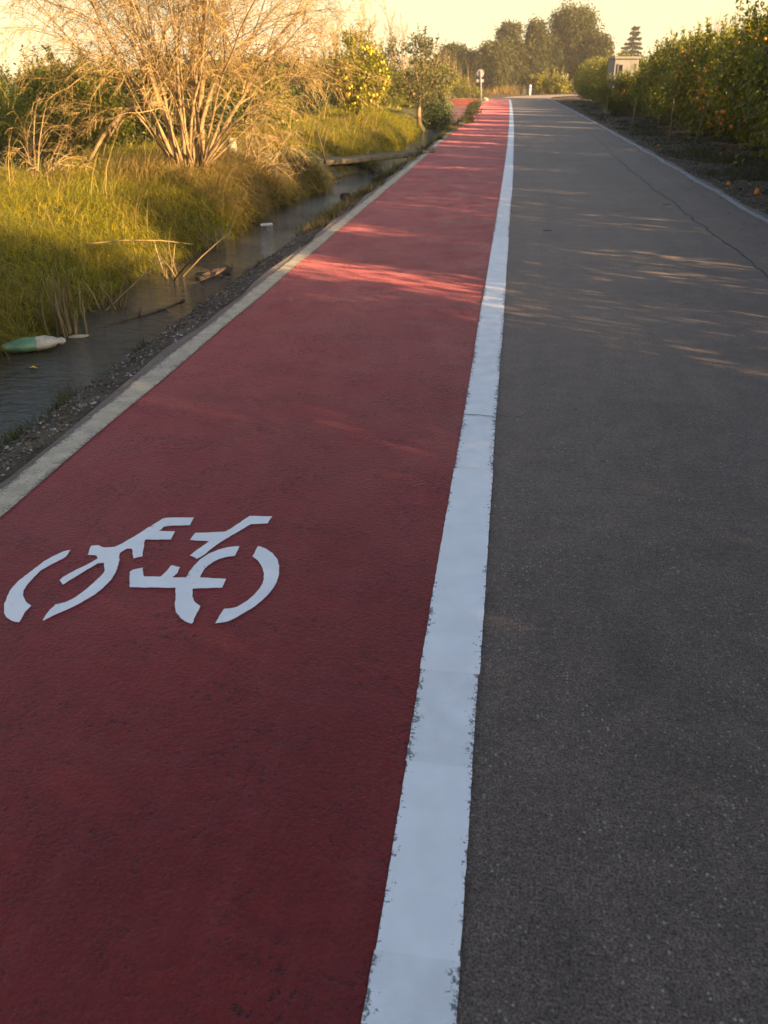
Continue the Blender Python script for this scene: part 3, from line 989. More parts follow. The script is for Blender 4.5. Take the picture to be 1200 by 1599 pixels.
# ------------------------------------------------------------------ leafy crowns
def clump_crown(rng, rad, zc, nclump, nleaf, lsize, clr=0.34, top=0.0, skirt=0.0, droop=0.15, hollow=0.55, lw=0.5):
    """leaf clusters spread through an uneven ellipsoid, with sprigs breaking the outline"""
    d = unit(rng.normal(size=(nclump, 3)))
    lobes = unit(rng.normal(size=(7, 3)))
    amp = rng.uniform(-0.16, 0.24, 7)
    k = 1 + (np.clip(d @ lobes.T, 0, 1) ** 3 * amp).sum(1)
    rr = (hollow + (1 - hollow) * rng.uniform(0, 1, nclump) ** 0.6)
    c = d * np.array(rad) * (k * rr)[:, None]
    c[:, 2] += zc
    per = nleaf // nclump
    cc = np.repeat(c, per, 0)
    od = np.repeat(d, per, 0)
    n = len(cc)
    size = np.repeat(rng.uniform(0.6, 1.35, nclump), per)[:, None]
    p = cc + rng.normal(size=(n, 3)) * clr * 0.55 * size
    p = p[:, :]
    ld = od * 0.7 + rng.normal(size=(n, 3)) * 0.75
    ld[:, 2] -= droop
    nm = od * 0.5 + np.array([[0, 0, 0.7]]) + rng.normal(size=(n, 3)) * 0.5
    ok = p[:, 2] > skirt
    p, ld, nm = p[ok], ld[ok], nm[ok]
    if top:
        # upright water shoots
        m_ = int(top)
        a = rng.uniform(0, 6.28, m_); q = np.sqrt(rng.uniform(0, 1, m_)) * 0.85
        b0 = np.stack([np.cos(a) * q * rad[0], np.sin(a) * q * rad[1], zc + rad[2] * np.sqrt(np.clip(1 - q * q, 0.05, 1)) * 0.9], 1)
        L_ = rng.uniform(0.25, 0.75, m_)
        dirs = np.stack([np.cos(a) * 0.25, np.sin(a) * 0.25, np.ones(m_)], 1) + rng.normal(size=(m_, 3)) * 0.12
        per2 = 26
        t_ = np.tile(np.linspace(0.05, 1, per2), m_)[:, None]
        p2 = np.repeat(b0, per2, 0) + np.repeat(dirs * L_[:, None], per2, 0) * t_
        l2 = np.repeat(unit(dirs), per2, 0) * 0.5 + rng.normal(size=(len(p2), 3)) * 0.7
        p = np.concatenate([p, p2]); ld = np.concatenate([ld, l2]); nm = np.concatenate([nm, rng.normal(size=(len(p2), 3)) + np.array([[0, 0, 0.6]])])
    n = len(p)
    ls = rng.uniform(0.7, 1.3, n) * lsize
    return leaf_arrays(p, ld, nm, ls, ls * lw * rng.uniform(0.8, 1.2, n))


def trunk_mesh(name, h, r, nb, spread, seed, mat, fork=0.35):
    rg = random.Random(seed)
    q = MB()
    pts = [Vector((0, 0, -0.1))]
    rad = [r * 1.35]
    p = Vector((0, 0, 0))
    for i in range(4):
        p = p + Vector((rg.uniform(-.05, .05), rg.uniform(-.05, .05), h * fork / 4))
        pts.append(p.copy()); rad.append(r * (1 - 0.06 * i))
    q.tube(pts, rad, 8)
    for k in range(nb):
        a = 2 * math.pi * k / nb + rg.uniform(-.4, .4)
        s = p.copy() - Vector((0, 0, rg.uniform(0, 0.1)))
        d = Vector((math.cos(a) * spread, math.sin(a) * spread, rg.uniform(0.6, 1.3))).normalized()
        ps, rs = [s.copy()], [r * 0.6]
        for i in range(5):
            d = (d + Vector((rg.gauss(0, .13), rg.gauss(0, .13), rg.gauss(0.03, .1)))).normalized()
            s = s + d * h * (1 - fork) / 4.4
            ps.append(s.copy()); rs.append(r * 0.6 * (1 - 0.17 * (i + 1)))
            if i in (1, 3):
                e_ = (d + Vector((rg.gauss(0, .6), rg.gauss(0, .6), rg.gauss(0, .4)))).normalized()
                q.tube([s, s + e_ * h * 0.14, s + e_ * h * 0.25 + Vector((0, 0, .03))], [rs[-1] * 0.6, rs[-1] * 0.4, 0.006], 5, cap=False)
        q.tube(ps, rs, 6, cap=False)
    return q.mesh(name, mat, True)


# orange trees
OR = []
for k in range(5):
    rng = np.random.default_rng(100 + k)
    rad = (1.55 + 0.12 * (k % 2), 1.70, 1.28)
    v, f = clump_crown(rng, rad, 1.48, 150, 23000, 0.105, 0.36, top=16 + 5 * k, skirt=0.18)
    OR.append((np_mesh('crown', v, f, M['orange_leaf']), trunk_mesh('trunk', 2.2, 0.075, 5, 0.9, 40 + k, M['bark'], 0.25), rad))
LOOSE = []
for k in range(5):
    rng = np.random.default_rng(150 + k)
    rad = (1.45 + 0.12 * (k % 2), 1.42, 1.25)
    v, f = clump_crown(rng, rad, 1.5, 90, 13000, 0.12, 0.37, top=26 + 5 * k, skirt=0.2, hollow=0.6)
    LOOSE.append((np_mesh('crown', v, f, M['orange_leaf']), trunk_mesh('trunk', 2.3, 0.075, 6, 0.9, 60 + k, M['bark'], 0.25), rad))
fruit_b = MB(); fruit_b.blob((0, 0, 0), 0.041, 2, 0.015, 0, 0.94)
FRUIT = fruit_b.mesh('orange', M['orange'], True)
lem_b = MB(); lem_b.blob((0, 0, 0), (0.034, 0.034, 0.048), 2, 0.03)
LEMON = lem_b.mesh('lemon', M['lemon'], True)


def fruit_spots(rng, rad, zc, n, zmin, toward=(-1, -0.4, 0)):
    out = []
    cl = [unit(rng.normal(size=(1, 3)))[0] for _ in range(max(2, n // 4))]
    while len(out) < n:
        d = unit((cl[rng.integers(len(cl))] + rng.normal(size=3) * 0.22)[None])[0]
        if d @ np.array(toward) < -0.1:
            d = -d * np.array([1, 1, -1])
        p = d * np.array(rad) * rng.uniform(1.0, 1.13) + np.array([0, 0, zc])
        if p[2] > zmin:
            out.append(p)
    return out


def orange_tree(x, y, var, s, rz, label, nfruit=0, single=False, group=None, sz=1.0, pool=None):
    crown, tr, rad = (pool or OR)[var]
    e = empty('orange_tree', (x, y, gz(x, y) - 0.02), rz, label=label, cat='tree', group=group)
    e.scale = (s, s, s * sz)
    link('trunk', tr, e)
    link('crown', crown, e)
    if nfruit:
        rng = np.random.default_rng(int(x * 100 + y * 7 + 900))
        c_, s_ = math.cos(-rz), math.sin(-rz)
        tw = (-1 * c_ + 0.6 * s_, -1 * s_ - 0.6 * c_, 0)
        P = fruit_spots(rng, rad, 1.48, nfruit, 0.25, tw)
        if single:
            for p in P:
                o = link('orange', FRUIT, e, tuple(p))
                o.scale = (1.0 / s,) * 3
        else:
            q = MB()
            for p in P:
                q.blob(tuple(p), 0.043, 1, 0.0)
            q.build('oranges', M['orange'], e, True, kind='stuff')
    return e


ORD = ['first', 'second', 'third', 'fourth', 'fifth', 'sixth', 'seventh', 'eighth', 'ninth', 'tenth', 'eleventh', 'twelfth', 'thirteenth', 'fourteenth', 'fifteenth', 'sixteenth', 'seventeenth', 'eighteenth', 'nineteenth', 'twentieth', 'twenty-first', 'twenty-second', 'twenty-third', 'twenty-fourth']
rg = random.Random(77)
# roadside row, as far as the photograph shows it
ROW = [(6.35, 19.6, 0.98, 1.16), (6.2, 22.8, 0.97, 1.12), (6.3, 26.1, 0.90, 1.06), (6.1, 29.3, 0.87, 1.12), (6.2, 32.6, 0.92, 1.04), (6.1, 36.0, 0.86, 1.14), (6.25, 39.2, 0.86, 1.10), (5.55, 43.4, 0.70, 0.95), (4.72, 44.7, 0.60, 0.95),
       (6.6, 50.5, 0.85, 0.95), (6.2, 53.8, 0.92, 0.95), (6.0, 57.2, 0.90, 1.0), (6.1, 60.6, 0.92, 0.95), (5.9, 64.0, 0.90, 0.95), (5.9, 67.5, 0.92, 1.0), (5.8, 71.0, 0.92, 0.95), (5.9, 74.5, 0.95, 0.95)]
for i, (x, y, s, sz) in enumerate(ROW):
    if i == 0:
        lb_ = 'nearest orange tree, cut by right edge of the photo, with ripe oranges'
    elif y < 45:
        lb_ = f'{ORD[i]} orange tree along the asphalt counting from right edge of the photo'
    else:
        lb_ = f'{ORD[i - 9]} orange tree beyond the grey concrete hut along the road'
    orange_tree(x, y, i * 3 % 5, s, rg.uniform(0, 6.28), lb_, 46 if i < 5 else 20, i < 5, 'orange trees along the road', sz, LOOSE)
# the same row beside and behind the camera, which throws its shade over the road
for y, s, sz in [(-19, 1.15, 1.0), (-16.6, 1.15, 1.0), (-14.2, 1.15, 1.0), (-11.8, 1.15, 1.02), (-9.6, 1.15, 1.0), (-7.5, 1.15, 1.04), (-5.4, 1.15, 1.0), (-3.4, 1.12, 1.04), (-1.6, 1.1, 1.02), (0.75, 1.04, 1.24), (2.3, 0.88, 1.30), (5.75, 0.84, 1.32), (8.72, 0.83, 1.34), (11.5, 0.86, 1.30), (14.4, 0.94, 1.2), (17.0, 0.94, 1.18)]:
    orange_tree(6.25 + rg.uniform(-.1, .1), y, rg.randrange(5), s, rg.uniform(0, 6.28), 'orange tree of the roadside row beside the camera, outside the photo', 0, False, 'orange trees beside the camera', sz)
for k in range(34):
    y = -24.2 + k * 2.8 + rg.uniform(-.1, .1)
    orange_tree(10.4 + rg.uniform(-.25, .25), y, rg.randrange(5), rg.uniform(0.86, 1.0), rg.uniform(0, 6.28), 'orange tree of the orchard row behind the roadside row', 0, False, 'orange trees of the row behind', rg.uniform(0.85, 1.0))

# fallen oranges
for (x, y, lb_) in [(3.84, 24.7, 'fallen orange alone near the white edge line, farthest up the verge'), (3.74, 15.8, 'fallen orange closest to the worn edge line'), (4.05, 15.1, 'fallen orange farther from the edge line among the dark clods'),
                    (3.86, 14.4, 'fallen orange lowest in the photo on right verge'), (4.6, 19.2, 'fallen orange under the nearest orange tree'), (5.0, 22.4, 'fallen orange deep in shade between first and second orange trees')]:
    link('fallen_orange', FRUIT, None, (x, y, gz(x, y) + 0.034), 0, 1.0, lb_, 'orange', 'oranges fallen on the verge')

# stakes
for (x, y, h_, lx, lyy, r_, lb_) in [(4.94, 25.6, 1.25, 0.28, 0.1, 0.022, 'pale stake leaning to the right under the orange trees'), (4.42, 26.6, 1.15, -0.03, 0.1, 0.018, 'thin grey upright stake left of the leaning pale stake'),
                                     (4.22, 33.8, 1.0, 0.02, 0.0, 0.03, 'short thick post with sunlit top at the verge'), (3.95, 41.4, 0.95, 0.0, 0.0, 0.02, 'thin upright stake by the grey concrete hut')]:
    q = MB()
    z0 = gz(x, y)
    q.tube([(0, 0, -0.1), (lx * 0.35, lyy * 0.4, h_ * 0.4), (lx * 0.75, lyy, h_ * 0.75), (lx, lyy, h_)], [r_, r_ * 0.95, r_ * 0.9, r_ * 0.85], 7)
    q.build('stake', M['cane'], None, True, loc=(x, y, z0), label=lb_, cat='stake', group='stakes along the orchard')

# clods and prunings on the right verge
rg = random.Random(8)
q = MB()
for k in range(420):
    y = rg.uniform(10, 40)
    x = 3.75 + rg.random() ** 1.1 * 3.0
    r_ = rg.uniform(0.02, 0.07) * (1.3 if rg.random() < 0.12 else 0.8)
    q.blob((x, y, gz(x, y) + r_ * 0.1), (r_ * 1.4, r_, r_ * 0.7), 1, 0.25, 0, 1, rg.uniform(0, 3))
q.build('earth_clods', M['clay'], label='dark clods of earth on the verge under the orange trees', cat='earth', kind='stuff')
tufts('verge_ridge_weeds', [(x, y, 420, 0.42, 0.16) for (x, y) in [(4.7, 20.0), (4.5, 21.5), (5.2, 18.2), (4.9, 16.6), (5.6, 17.2), (4.6, 23.0), (5.3, 20.5), (4.5, 17.5), (5.8, 15.5), (5.1, 14.2)]], M['darkgrass'], label='dark mats of weeds in front of the nearest orange trees', cat='weeds', kind='stuff')

# ------------------------------------------------------------------ trees beyond the canal
rng = np.random.default_rng(300)
lt = empty('lemon_tree', (-4.95, 27.8, gz(-4.95, 27.8)), label='yellow-green lemon tree full of lemons on the grassy bank', cat='tree')
LR = (0.86, 0.9, 0.82)
v, f = clump_crown(rng, LR, 1.22, 70, 6500, 0.10, 0.26, top=10, skirt=0.3)
link('crown', np_mesh('crown', v, f, M['lemon_leaf']), lt)
link('trunk', trunk_mesh('trunk', 1.5, 0.06, 4, 0.6, 3, M['bark'], 0.3), lt)
for p in fruit_spots(rng, LR, 1.22, 60, 0.5, (0.6, -1, 0)):
    link('lemon', LEMON, lt, tuple(p), rng.uniform(0, 6), 0.9)


def leafy(name, x, y, rad, zc, ncl, nl, ls, mat, label, seed, th, tr=0.06, cat='tree', group=None, bark='bark', hollow=0.5, top=8, fork=0.3, clr=0.3, skirt=0.2, nb=5, sprd=0.7, lw=0.5):
    rng = np.random.default_rng(seed)
    e = empty(name, (x, y, gz(x, y)), label=label, cat=cat, group=group)
    v, f = clump_crown(rng, rad, zc, ncl, nl, ls, clr, top=top, skirt=skirt, hollow=hollow, lw=lw)
    link('crown', np_mesh('crown', v, f, M[mat]), e)
    link('trunk', trunk_mesh('trunk', th, tr, nb, sprd, seed, M[bark], fork), e)
    return e


leafy('almond_tree', -3.75, 34.5, (1.35, 1.3, 1.15), 1.75, 70, 4200, 0.10, 'grey_leaf', 'grey-green thin-leaved tree with pale forked trunk right of the lemon tree', 310, 2.6, 0.085, bark='stem', hollow=0.25, fork=0.3, clr=0.26, skirt=0.7)
leafy('evergreen_shrub', -3.42, 37.0, (0.62, 0.8, 0.85), 0.7, 40, 4200, 0.09, 'ivy', 'dark evergreen shrub leaning over the canal before the red bridge', 311, 1.1, 0.04, 'shrub', top=3, skirt=-0.3)
leafy('citrus_tree', -5.7, 33.5, (0.85, 0.9, 0.75), 1.15, 50, 4200, 0.10, 'lemon_leaf', 'citrus tree with thin dark trunk just behind the lemon tree', 312, 1.6, 0.045, hollow=0.45, skirt=0.55, fork=0.4)
leafy('citrus_tree', -4.55, 42.5, (0.7, 0.8, 0.75), 0.95, 45, 3600, 0.10, 'lemon_leaf', 'bright green citrus tree behind the grey-green thin-leaved tree', 313, 1.4, 0.045)
leafy('citrus_tree', -5.1, 57.0, (1.0, 1.0, 0.75), 0.9, 45, 3600, 0.12, 'lemon_leaf', 'bushy citrus tree left of the red bridge', 314, 1.4, 0.05)
leafy('citrus_tree', -4.4, 78.5, (1.2, 1.0, 0.85), 1.0, 45, 3600, 0.13, 'lemon_leaf', 'bright citrus tree right behind the round sign', 315, 1.6, 0.05)
leafy('citrus_tree', -6.6, 80.0, (1.2, 1.0, 0.85), 1.0, 45, 3600, 0.13, 'lemon_leaf', 'bright citrus tree above the red bridge', 316, 1.6, 0.05)
# dark orchard seen through the bare tree
CIT = []
for k in range(3):
    rng = np.random.default_rng(320 + k)
    v, f = clump_crown(rng, (1.25, 1.25, 0.85), 0.95, 80, 8000, 0.10, 0.3, top=10, skirt=0.1)
    CIT.append((np_mesh('crown', v, f, M['ivy'] if k == 0 else M['orange_leaf']), trunk_mesh('trunk', 1.4, 0.06, 5, 0.9, 320 + k, M['bark'], 0.25)))
rg = random.Random(9)
spots = [(-7.9, 15.0, .82), (-6.9, 17.4, .86), (-8.8, 17.6, .85), (-6.3, 20.4, .85), (-8.3, 21.0, .9), (-10.6, 16.4, .72), (-12.5, 20, .75), (-10.2, 22.5, .8), (-7.3, 25.5, .9), (-9.6, 28, .9), (-7.6, 31, .95), (-12.5, 26, .8), (-10.4, 34, .95), (-7.4, 38, .95), (-9.8, 42, 1.0), (-6.8, 46, 1.0), (-13.5, 36, .9), (-16.5, 30, .8), (-13, 46, 1.0), (-8.5, 53, 1.05), (-17.5, 44, .95), (-11.5, 60, 1.1), (-22, 40, .9), (-27, 50, 1.0), (-7.5, 64, 1.1), (-16, 66, 1.1), (-22, 62, 1.1)]
for i, (x, y, s) in enumerate(spots):
    k = rg.randrange(3)
    near = y < 24
    lb_ = 'low dark citrus tree in the orchard close behind the bare tree' if near else 'citrus tree in the distant orchard beyond the canal'
    e = empty('citrus_tree', (x, y, gz(x, y)), rg.uniform(0, 6.28), label=lb_, cat='tree', group='citrus trees close behind the bare tree' if near else 'citrus trees of the distant left orchard')
    e.scale = (s, s, s * rg.uniform(0.85, 1.0))
    link('crown', CIT[k][0], e)
    link('trunk', CIT[k][1], e)

# ------------------------------------------------------------------ far trees
def feathery(rng, H, rad, n, seedl):
    """drooping sprays hung on upswept plumes; returns leaf arrays"""
    npl = 80
    pts, dirs = [], []
    for k in range(npl):
        t_ = rng.uniform(0.12, 1.0) ** 0.8
        a = rng.uniform(0, 6.28)
        env = rad * (0.55 + 0.55 * math.sin(math.pi * min(1, t_ * 0.85 + 0.12))) * rng.uniform(0.35, 1.15)
        c = np.array([math.cos(a) * env * 0.75, math.sin(a) * env * 0.75, H * (0.10 + 0.84 * t_)])
        m_ = n // npl
        q = rng.normal(size=(m_, 3)) * np.array([rad * 0.17, rad * 0.17, H * 0.062])
        pts.append(c + q)
        dd_ = np.tile(np.array([[math.cos(a) * 0.5, math.sin(a) * 0.5, -0.55]]), (m_, 1)) + rng.normal(size=(m_, 3)) * 0.5
        dirs.append(dd_)
    p, d = np.concatenate(pts), np.concatenate(dirs)
    ok = p[:, 2] > 0.2
    p, d = p[ok], d[ok]
    m_ = len(p)
    ls = rng.uniform(0.2, 0.5, m_)
    return leaf_arrays(p, d, rng.normal(size=(m_, 3)), ls, ls * rng.uniform(0.2, 0.38, m_), 0.1)


def casuarina(x, y, H, rad, seed, label, n=9000, mat='needle'):
    rng = np.random.default_rng(seed)
    e = empty('casuarina_tree', (x, y, gz(x, y)), label=label, cat='tree', group='feathery trees at the end of the road')
    v, f = feathery(rng, H, rad, int(n * 1.7), seed)
    link('crown', np_mesh('crown', v, f, M[mat]), e)
    link('trunk', trunk_mesh('trunk', H * 0.9, 0.16, 5, 0.35, seed, M['bark'], 0.45), e)


casuarina(5.6, 106, 8.4, 3.1, 401, 'tallest broad feathery tree where the road ends', 15000)
casuarina(8.3, 104, 5.6, 1.9, 402, 'shorter golden tree joined to the right of the tallest feathery tree', 8000)
casuarina(1.4, 101, 6.7, 1.25, 403, 'slim dark tree left of the tallest feathery tree', 8000)
casuarina(3.0, 104, 5.4, 1.6, 404, 'feathery tree in the gap left of the tallest tree', 8000)
casuarina(-0.9, 100, 4.9, 1.7, 405, 'golden brown feathery tree straight above the white line', 8000)
casuarina(-2.8, 98, 4.9, 1.8, 406, 'drooping tree right above the round sign', 9000)
casuarina(-4.9, 99, 4.5, 1.9, 407, 'bushy feathery tree left of the round sign', 9000)
casuarina(-7.4, 101, 4.2, 1.9, 408, 'pale feathery tree above the red bridge', 8000)
casuarina(11.2, 140, 6.0, 1.8, 409, 'small pale tree between tallest feathery tree and conifer', 6000)
leafy('gum_tree', -1.6, 121, (1.5, 1.5, 1.3), 6.2, 40, 3500, 0.3, 'needle', 'round grey-green crown rising behind the feathery trees', 411, 7, 0.14, fork=0.6, clr=0.5, skirt=3.5)
leafy('roadside_shrub', 3.9, 96, (1.3, 1.0, 1.0), 0.9, 40, 3000, 0.2, 'lemon_leaf', 'yellow-green bush at foot of the tallest feathery tree', 412, 1.5, 0.05, 'shrub', clr=0.4)
leafy('roadside_shrub', 1.9, 99, (1.3, 1.0, 0.8), 0.7, 40, 2600, 0.2, 'lemon_leaf', 'low green bush right of the white bollards', 413, 1.2, 0.05, 'shrub', clr=0.4)
# dark thicket under the feathery trees
leafy('thicket', -1.2, 104, (5.5, 1.6, 1.6), 1.2, 120, 9000, 0.28, 'ivy', 'dark thicket behind the bollards at the end of the road', 414, 2.0, 0.08, 'shrub', clr=0.5)
leafy('thicket', -8.0, 106, (5.0, 1.6, 1.6), 1.2, 120, 8000, 0.28, 'needle', 'brownish thicket behind the red bridge', 415, 2.0, 0.08, 'shrub', clr=0.5)
leafy('thicket', 12, 118, (6.0, 2.0, 1.7), 1.2, 120, 8000, 0.28, 'needle', 'thicket behind the orchard left of the conifer', 416, 2.0, 0.08, 'shrub', clr=0.5)

# tiered conifer
rng = np.random.default_rng(420)
P_, D_ = [], []
H = 8.6
for k in range(11):
    z = 2.2 + (H - 2.4) * k / 10.3
    Lr = 3.3 * (1 - (z - 2.0) / (H - 1.7)) ** 0.85 * rng.uniform(0.8, 1.12)
    for j in range(9):
        a = j * 0.698 + rng.uniform(-0.3, 0.3)
        m_ = int(60 * Lr) + 12
        t_ = rng.uniform(0.1, 1, m_)
        jz, jl = rng.uniform(-0.22, 0.22), rng.uniform(0.7, 1.15)
        t_ = t_ * jl
        up = 0.10 * t_ ** 2 * Lr - 0.26 * t_ * Lr + jz
        P_.append(np.stack([np.cos(a) * t_ * Lr, np.sin(a) * t_ * Lr, z + up], 1) + rng.normal(size=(m_, 3)) * np.array([0.09, 0.09, 0.035]))
        D_.append(np.tile(np.array([[math.cos(a), math.sin(a), 0.05]]), (m_, 1)) + rng.normal(size=(m_, 3)) * 0.5)
P_, D_ = np.concatenate(P_), np.concatenate(D_)
ls = rng.uniform(0.2, 0.4, len(P_))
v, f = leaf_arrays(P_, D_, rng.normal(size=P_.shape) + np.array([[0, 0, 1.5]]), ls, ls * 0.35)
e = empty('conifer_tree', (17.3, 150, 0), label='dark tiered conifer rising behind the orange trees', cat='tree')
link('crown', np_mesh('crown', v, f, M['fir']), e)
q = MB(); q.tube([(0, 0, -0.1), (0, 0, 4), (0, 0, H + 0.15)], [0.22, 0.13, 0.02], 7)
q.build('trunk', M['bark'], e, True)

# pale leafless poplars and canes beyond the orchard
PSPEC = [dict(segs=8, wig=0.03, droop=0.0, **{'from': 0.3}), dict(n=22, lf=0.34, rf=0.4, ang=0.45, segs=5, wig=0.08, droop=-0.12), dict(n=7, lf=0.4, rf=0.6, ang=0.5, segs=3, wig=0.12, droop=-0.05)]
for i, (x, y, h_, lb_) in enumerate([(-17.2, 100, 7.6, 'tall pale leafless poplar, middle one of the distant three'), (-12.9, 96, 7.0, 'pale leafless poplar, right one of the distant three'), (-20.5, 98, 6.6, 'pale leafless poplar, left one nearest the bare tree')]):
    rg = random.Random(50 + i)
    a_, b_ = grow_tree([((0, 0, -0.1), (rg.uniform(-.03, .03), 0, 1), h_, 0.10), ((0.2, 0.1, -0.1), (0.12, 0.05, 1), h_ * 0.85, 0.07), ((-0.2, 0, -0.1), (-0.12, 0.05, 1), h_ * 0.8, 0.07)], PSPEC, rg, 0.016)
    for q in (a_, b_):
        pass
    e = empty('poplar_tree', (x, y, gz(x, y)), label=lb_, cat='tree', group='leafless poplars in the distance')
    a_.build('trunk', M['stem'], e, True)
    me = b_.mesh('crown', M['paletwig'])
    link('crown', me, e)


def canes(name, cx_, cy_, sx, sy, n, h0, h1, mat, label, lean=0.12, wd=(0.02, 0.05)):
    x = cx_ + RNG.normal(size=n) * sx
    y = cy_ + RNG.normal(size=n) * sy
    ln = RNG.uniform(h0, h1, n)
    return link(name, blades_mesh(name, np.stack([x, y, ground_z(x, y)], 1), RNG.uniform(0, 6.28, n), np.abs(RNG.normal(size=n)) * lean, ln, RNG.uniform(wd[0], wd[1], n), M[mat], 0.12, 4), label=label, cat='reeds', kind='stuff')


canes('cane_thicket', -8.6, 88, 1.6, 1.5, 700, 1.6, 4.0, 'cane', 'tall pale canes behind the citrus trees left of the sign', wd=(0.02, 0.06))
canes('cane_thicket', -12.2, 92, 1.8, 1.5, 600, 1.6, 3.8, 'cane', 'tall pale canes under the distant poplars', wd=(0.02, 0.06))
canes('brown_reeds', 8.6, 38, 0.7, 1.4, 1500, 2.2, 4.2, 'twig', 'brown feathery reeds rising behind the nearest orange trees', 0.15, (0.01, 0.022))
canes('roadside_straw', -1.2, 97, 1.3, 0.5, 1500, 0.4, 1.0, 'straw', 'dry straw bank straight ahead at the end of the road', 0.3, (0.02, 0.05))

# ------------------------------------------------------------------ hut behind the trees
hut = empty('concrete_hut', (5.15, 46.5, gz(5.15, 46.5)), R(4), label='small grey concrete hut half hidden among the orange trees', cat='hut')
q = MB(); q.box((0, 0.9, 1.2), (1.15, 1.8, 2.42), 0, 0, 0.0, 0.02); q.build('wall', M['hut'], hut)
q = MB(); q.box((0.02, 0.9, 2.46), (1.28, 1.95, 0.10), 0, 0, 0, 0.015); q.build('roof_slab', M['hut'], hut)
q = MB(); q.box((0.82, 1.0, 0.98), (0.48, 1.4, 1.96), 0, 0, 0, 0.02); q.build('side_wing', M['hut'], hut)
q = MB(); q.box((0.83, 0.98, 2.0), (0.56, 1.5, 0.07), 0, 0, 0, 0.01); q.build('wing_slab', M['hut'], hut)
wn = MB(); wn.box((-0.28, -0.012, 1.95), (0.20, 0.03, 0.42)); wn = wn.build('window', M['dark'], hut)
for c_, s_ in (((-0.28, -0.02, 2.18), (0.26, 0.06, 0.04)), ((-0.28, -0.025, 1.72), (0.28, 0.08, 0.04)), ((-0.395, -0.02, 1.95), (0.03, 0.06, 0.42)), ((-0.165, -0.02, 1.95), (0.03, 0.06, 0.42))):
    q = MB(); q.box(c_, s_); q.build('window_frame', M['hut'], wn)
q = MB(); q.box((0.25, -0.012, 0.9), (0.55, 0.03, 1.7)); q.build('door', M['metal'], hut)

# ------------------------------------------------------------------ junction: bridge, sign, bollards
br = empty('canal_bridge', (-4.55, 70.2, 0), 0, label='red painted bridge carrying the lane over the canal', cat='bridge')
q = MB(); q.box((-0.9, 1.6, -0.12), (5.4, 3.4, 0.22), 0, 0, 0, 0.02); q.build('deck', M['concrete'], br)
q = MB(); q.box((-0.9, -0.19, -0.14), (5.2, 0.16, 0.46), 0, 0, 0, 0.02); q.build('red_fascia', M['redwall'], br)
q = MB(); q.box((-0.9, -0.17, 0.12), (5.3, 0.22, 0.06), 0, 0, 0, 0.01); q.build('coping', M['concrete'], br)
q = MB(); q.box((-1.3, -0.35, -0.42), (0.75, 0.5, 0.62), 0, 0, 0.01, 0.03); q.build('abutment', M['ochre'], br)
q = MB(); q.box((-0.62, -0.42, -0.5), (0.5, 0.4, 0.42), 0, 0, 0.01, 0.03); q.build('abutment', M['ochre'], br)
q = MB(); q.box((1.35, 0.4, -0.5), (0.7, 1.6, 0.5), 0, 0, 0.01, 0.03); q.build('abutment', M['concrete'], br)
q = MB(); q.tube([(-1.35, -0.17, 0.1), (-1.35, -0.17, 0.62)], 0.05, 8); q.build('post', M['redwall'], br, True)

sg = empty('road_sign', (-2.72, 68.0, gz(-2.72, 68.0)), 0, label='round road sign seen from behind on a leaning post', cat='sign')
tp = Vector((-0.17, 0.02, 2.05))
q = MB(); q.tube([(0, 0, -0.15), (tp.x * 0.5, tp.y * 0.5, 1.02), tuple(tp)], 0.035, 8); q.build('post', M['metal'], sg, True)
q = MB(); q.disc((tp.x * 0.9 - 0.02, 0.07, 1.86), 0.27, (0.08, 1, 0), 0.02, 28); q.build('sign_disc', M['metal'], sg)
q = MB(); q.box((-0.13 - 0.04, 0.065, 1.38), (0.52, 0.02, 0.2), 0, 0, 0, 0.004); q.build('sign_plate', M['metal'], sg)
for z in (1.72, 1.97):
    q = MB(); q.box((tp.x * z / 2.05, 0.045, z), (0.3, 0.02, 0.03)); q.build('bracket', M['metal'], sg)

for (x, y, h_, lb_) in [(1.1, 92.5, 0.95, 'taller white bollard at the end of the road'), (0.55, 92.8, 0.55, 'shorter bollard left of the taller white one')]:
    e = empty('bollard', (x, y, gz(x, y)), label=lb_, cat='bollard', group='bollards at the end of the road')
    q = MB(); q.tube([(0, 0, -0.1), (0, 0, h_ * 0.9), (0, 0, h_)], [0.11, 0.11, 0.07], 12); q.build('post', M['whitepost'], e, True)
    q = MB(); q.tube([(0, 0, h_ * 0.66), (0, 0, h_ * 0.78)], 0.115, 12); q.build('band', M['metal'], e)
q = MB(); q.blob((0, 0, 0.10), (0.22, 0.16, 0.18), 2, 0.12)
q.build('boundary_stone', M['ochre'], None, loc=(-2.45, 68.8, gz(-2.45, 68.8)), label='pale yellow stone at foot of the round sign', cat='stone')
e = empty('small_sign', (-5.3, 60.5, gz(-5.3, 60.5)), label='tiny white sign on a post above the dark evergreen shrub', cat='sign')
q = MB(); q.tube([(0, 0, -0.1), (0, 0, 1.12)], 0.025, 7); q.build('post', M['metal'], e)
q = MB(); q.box((0, -0.035, 1.02), (0.24, 0.02, 0.30), 0, 0, 0, 0.004); q.build('sign_plate', M['whitepost'], e)

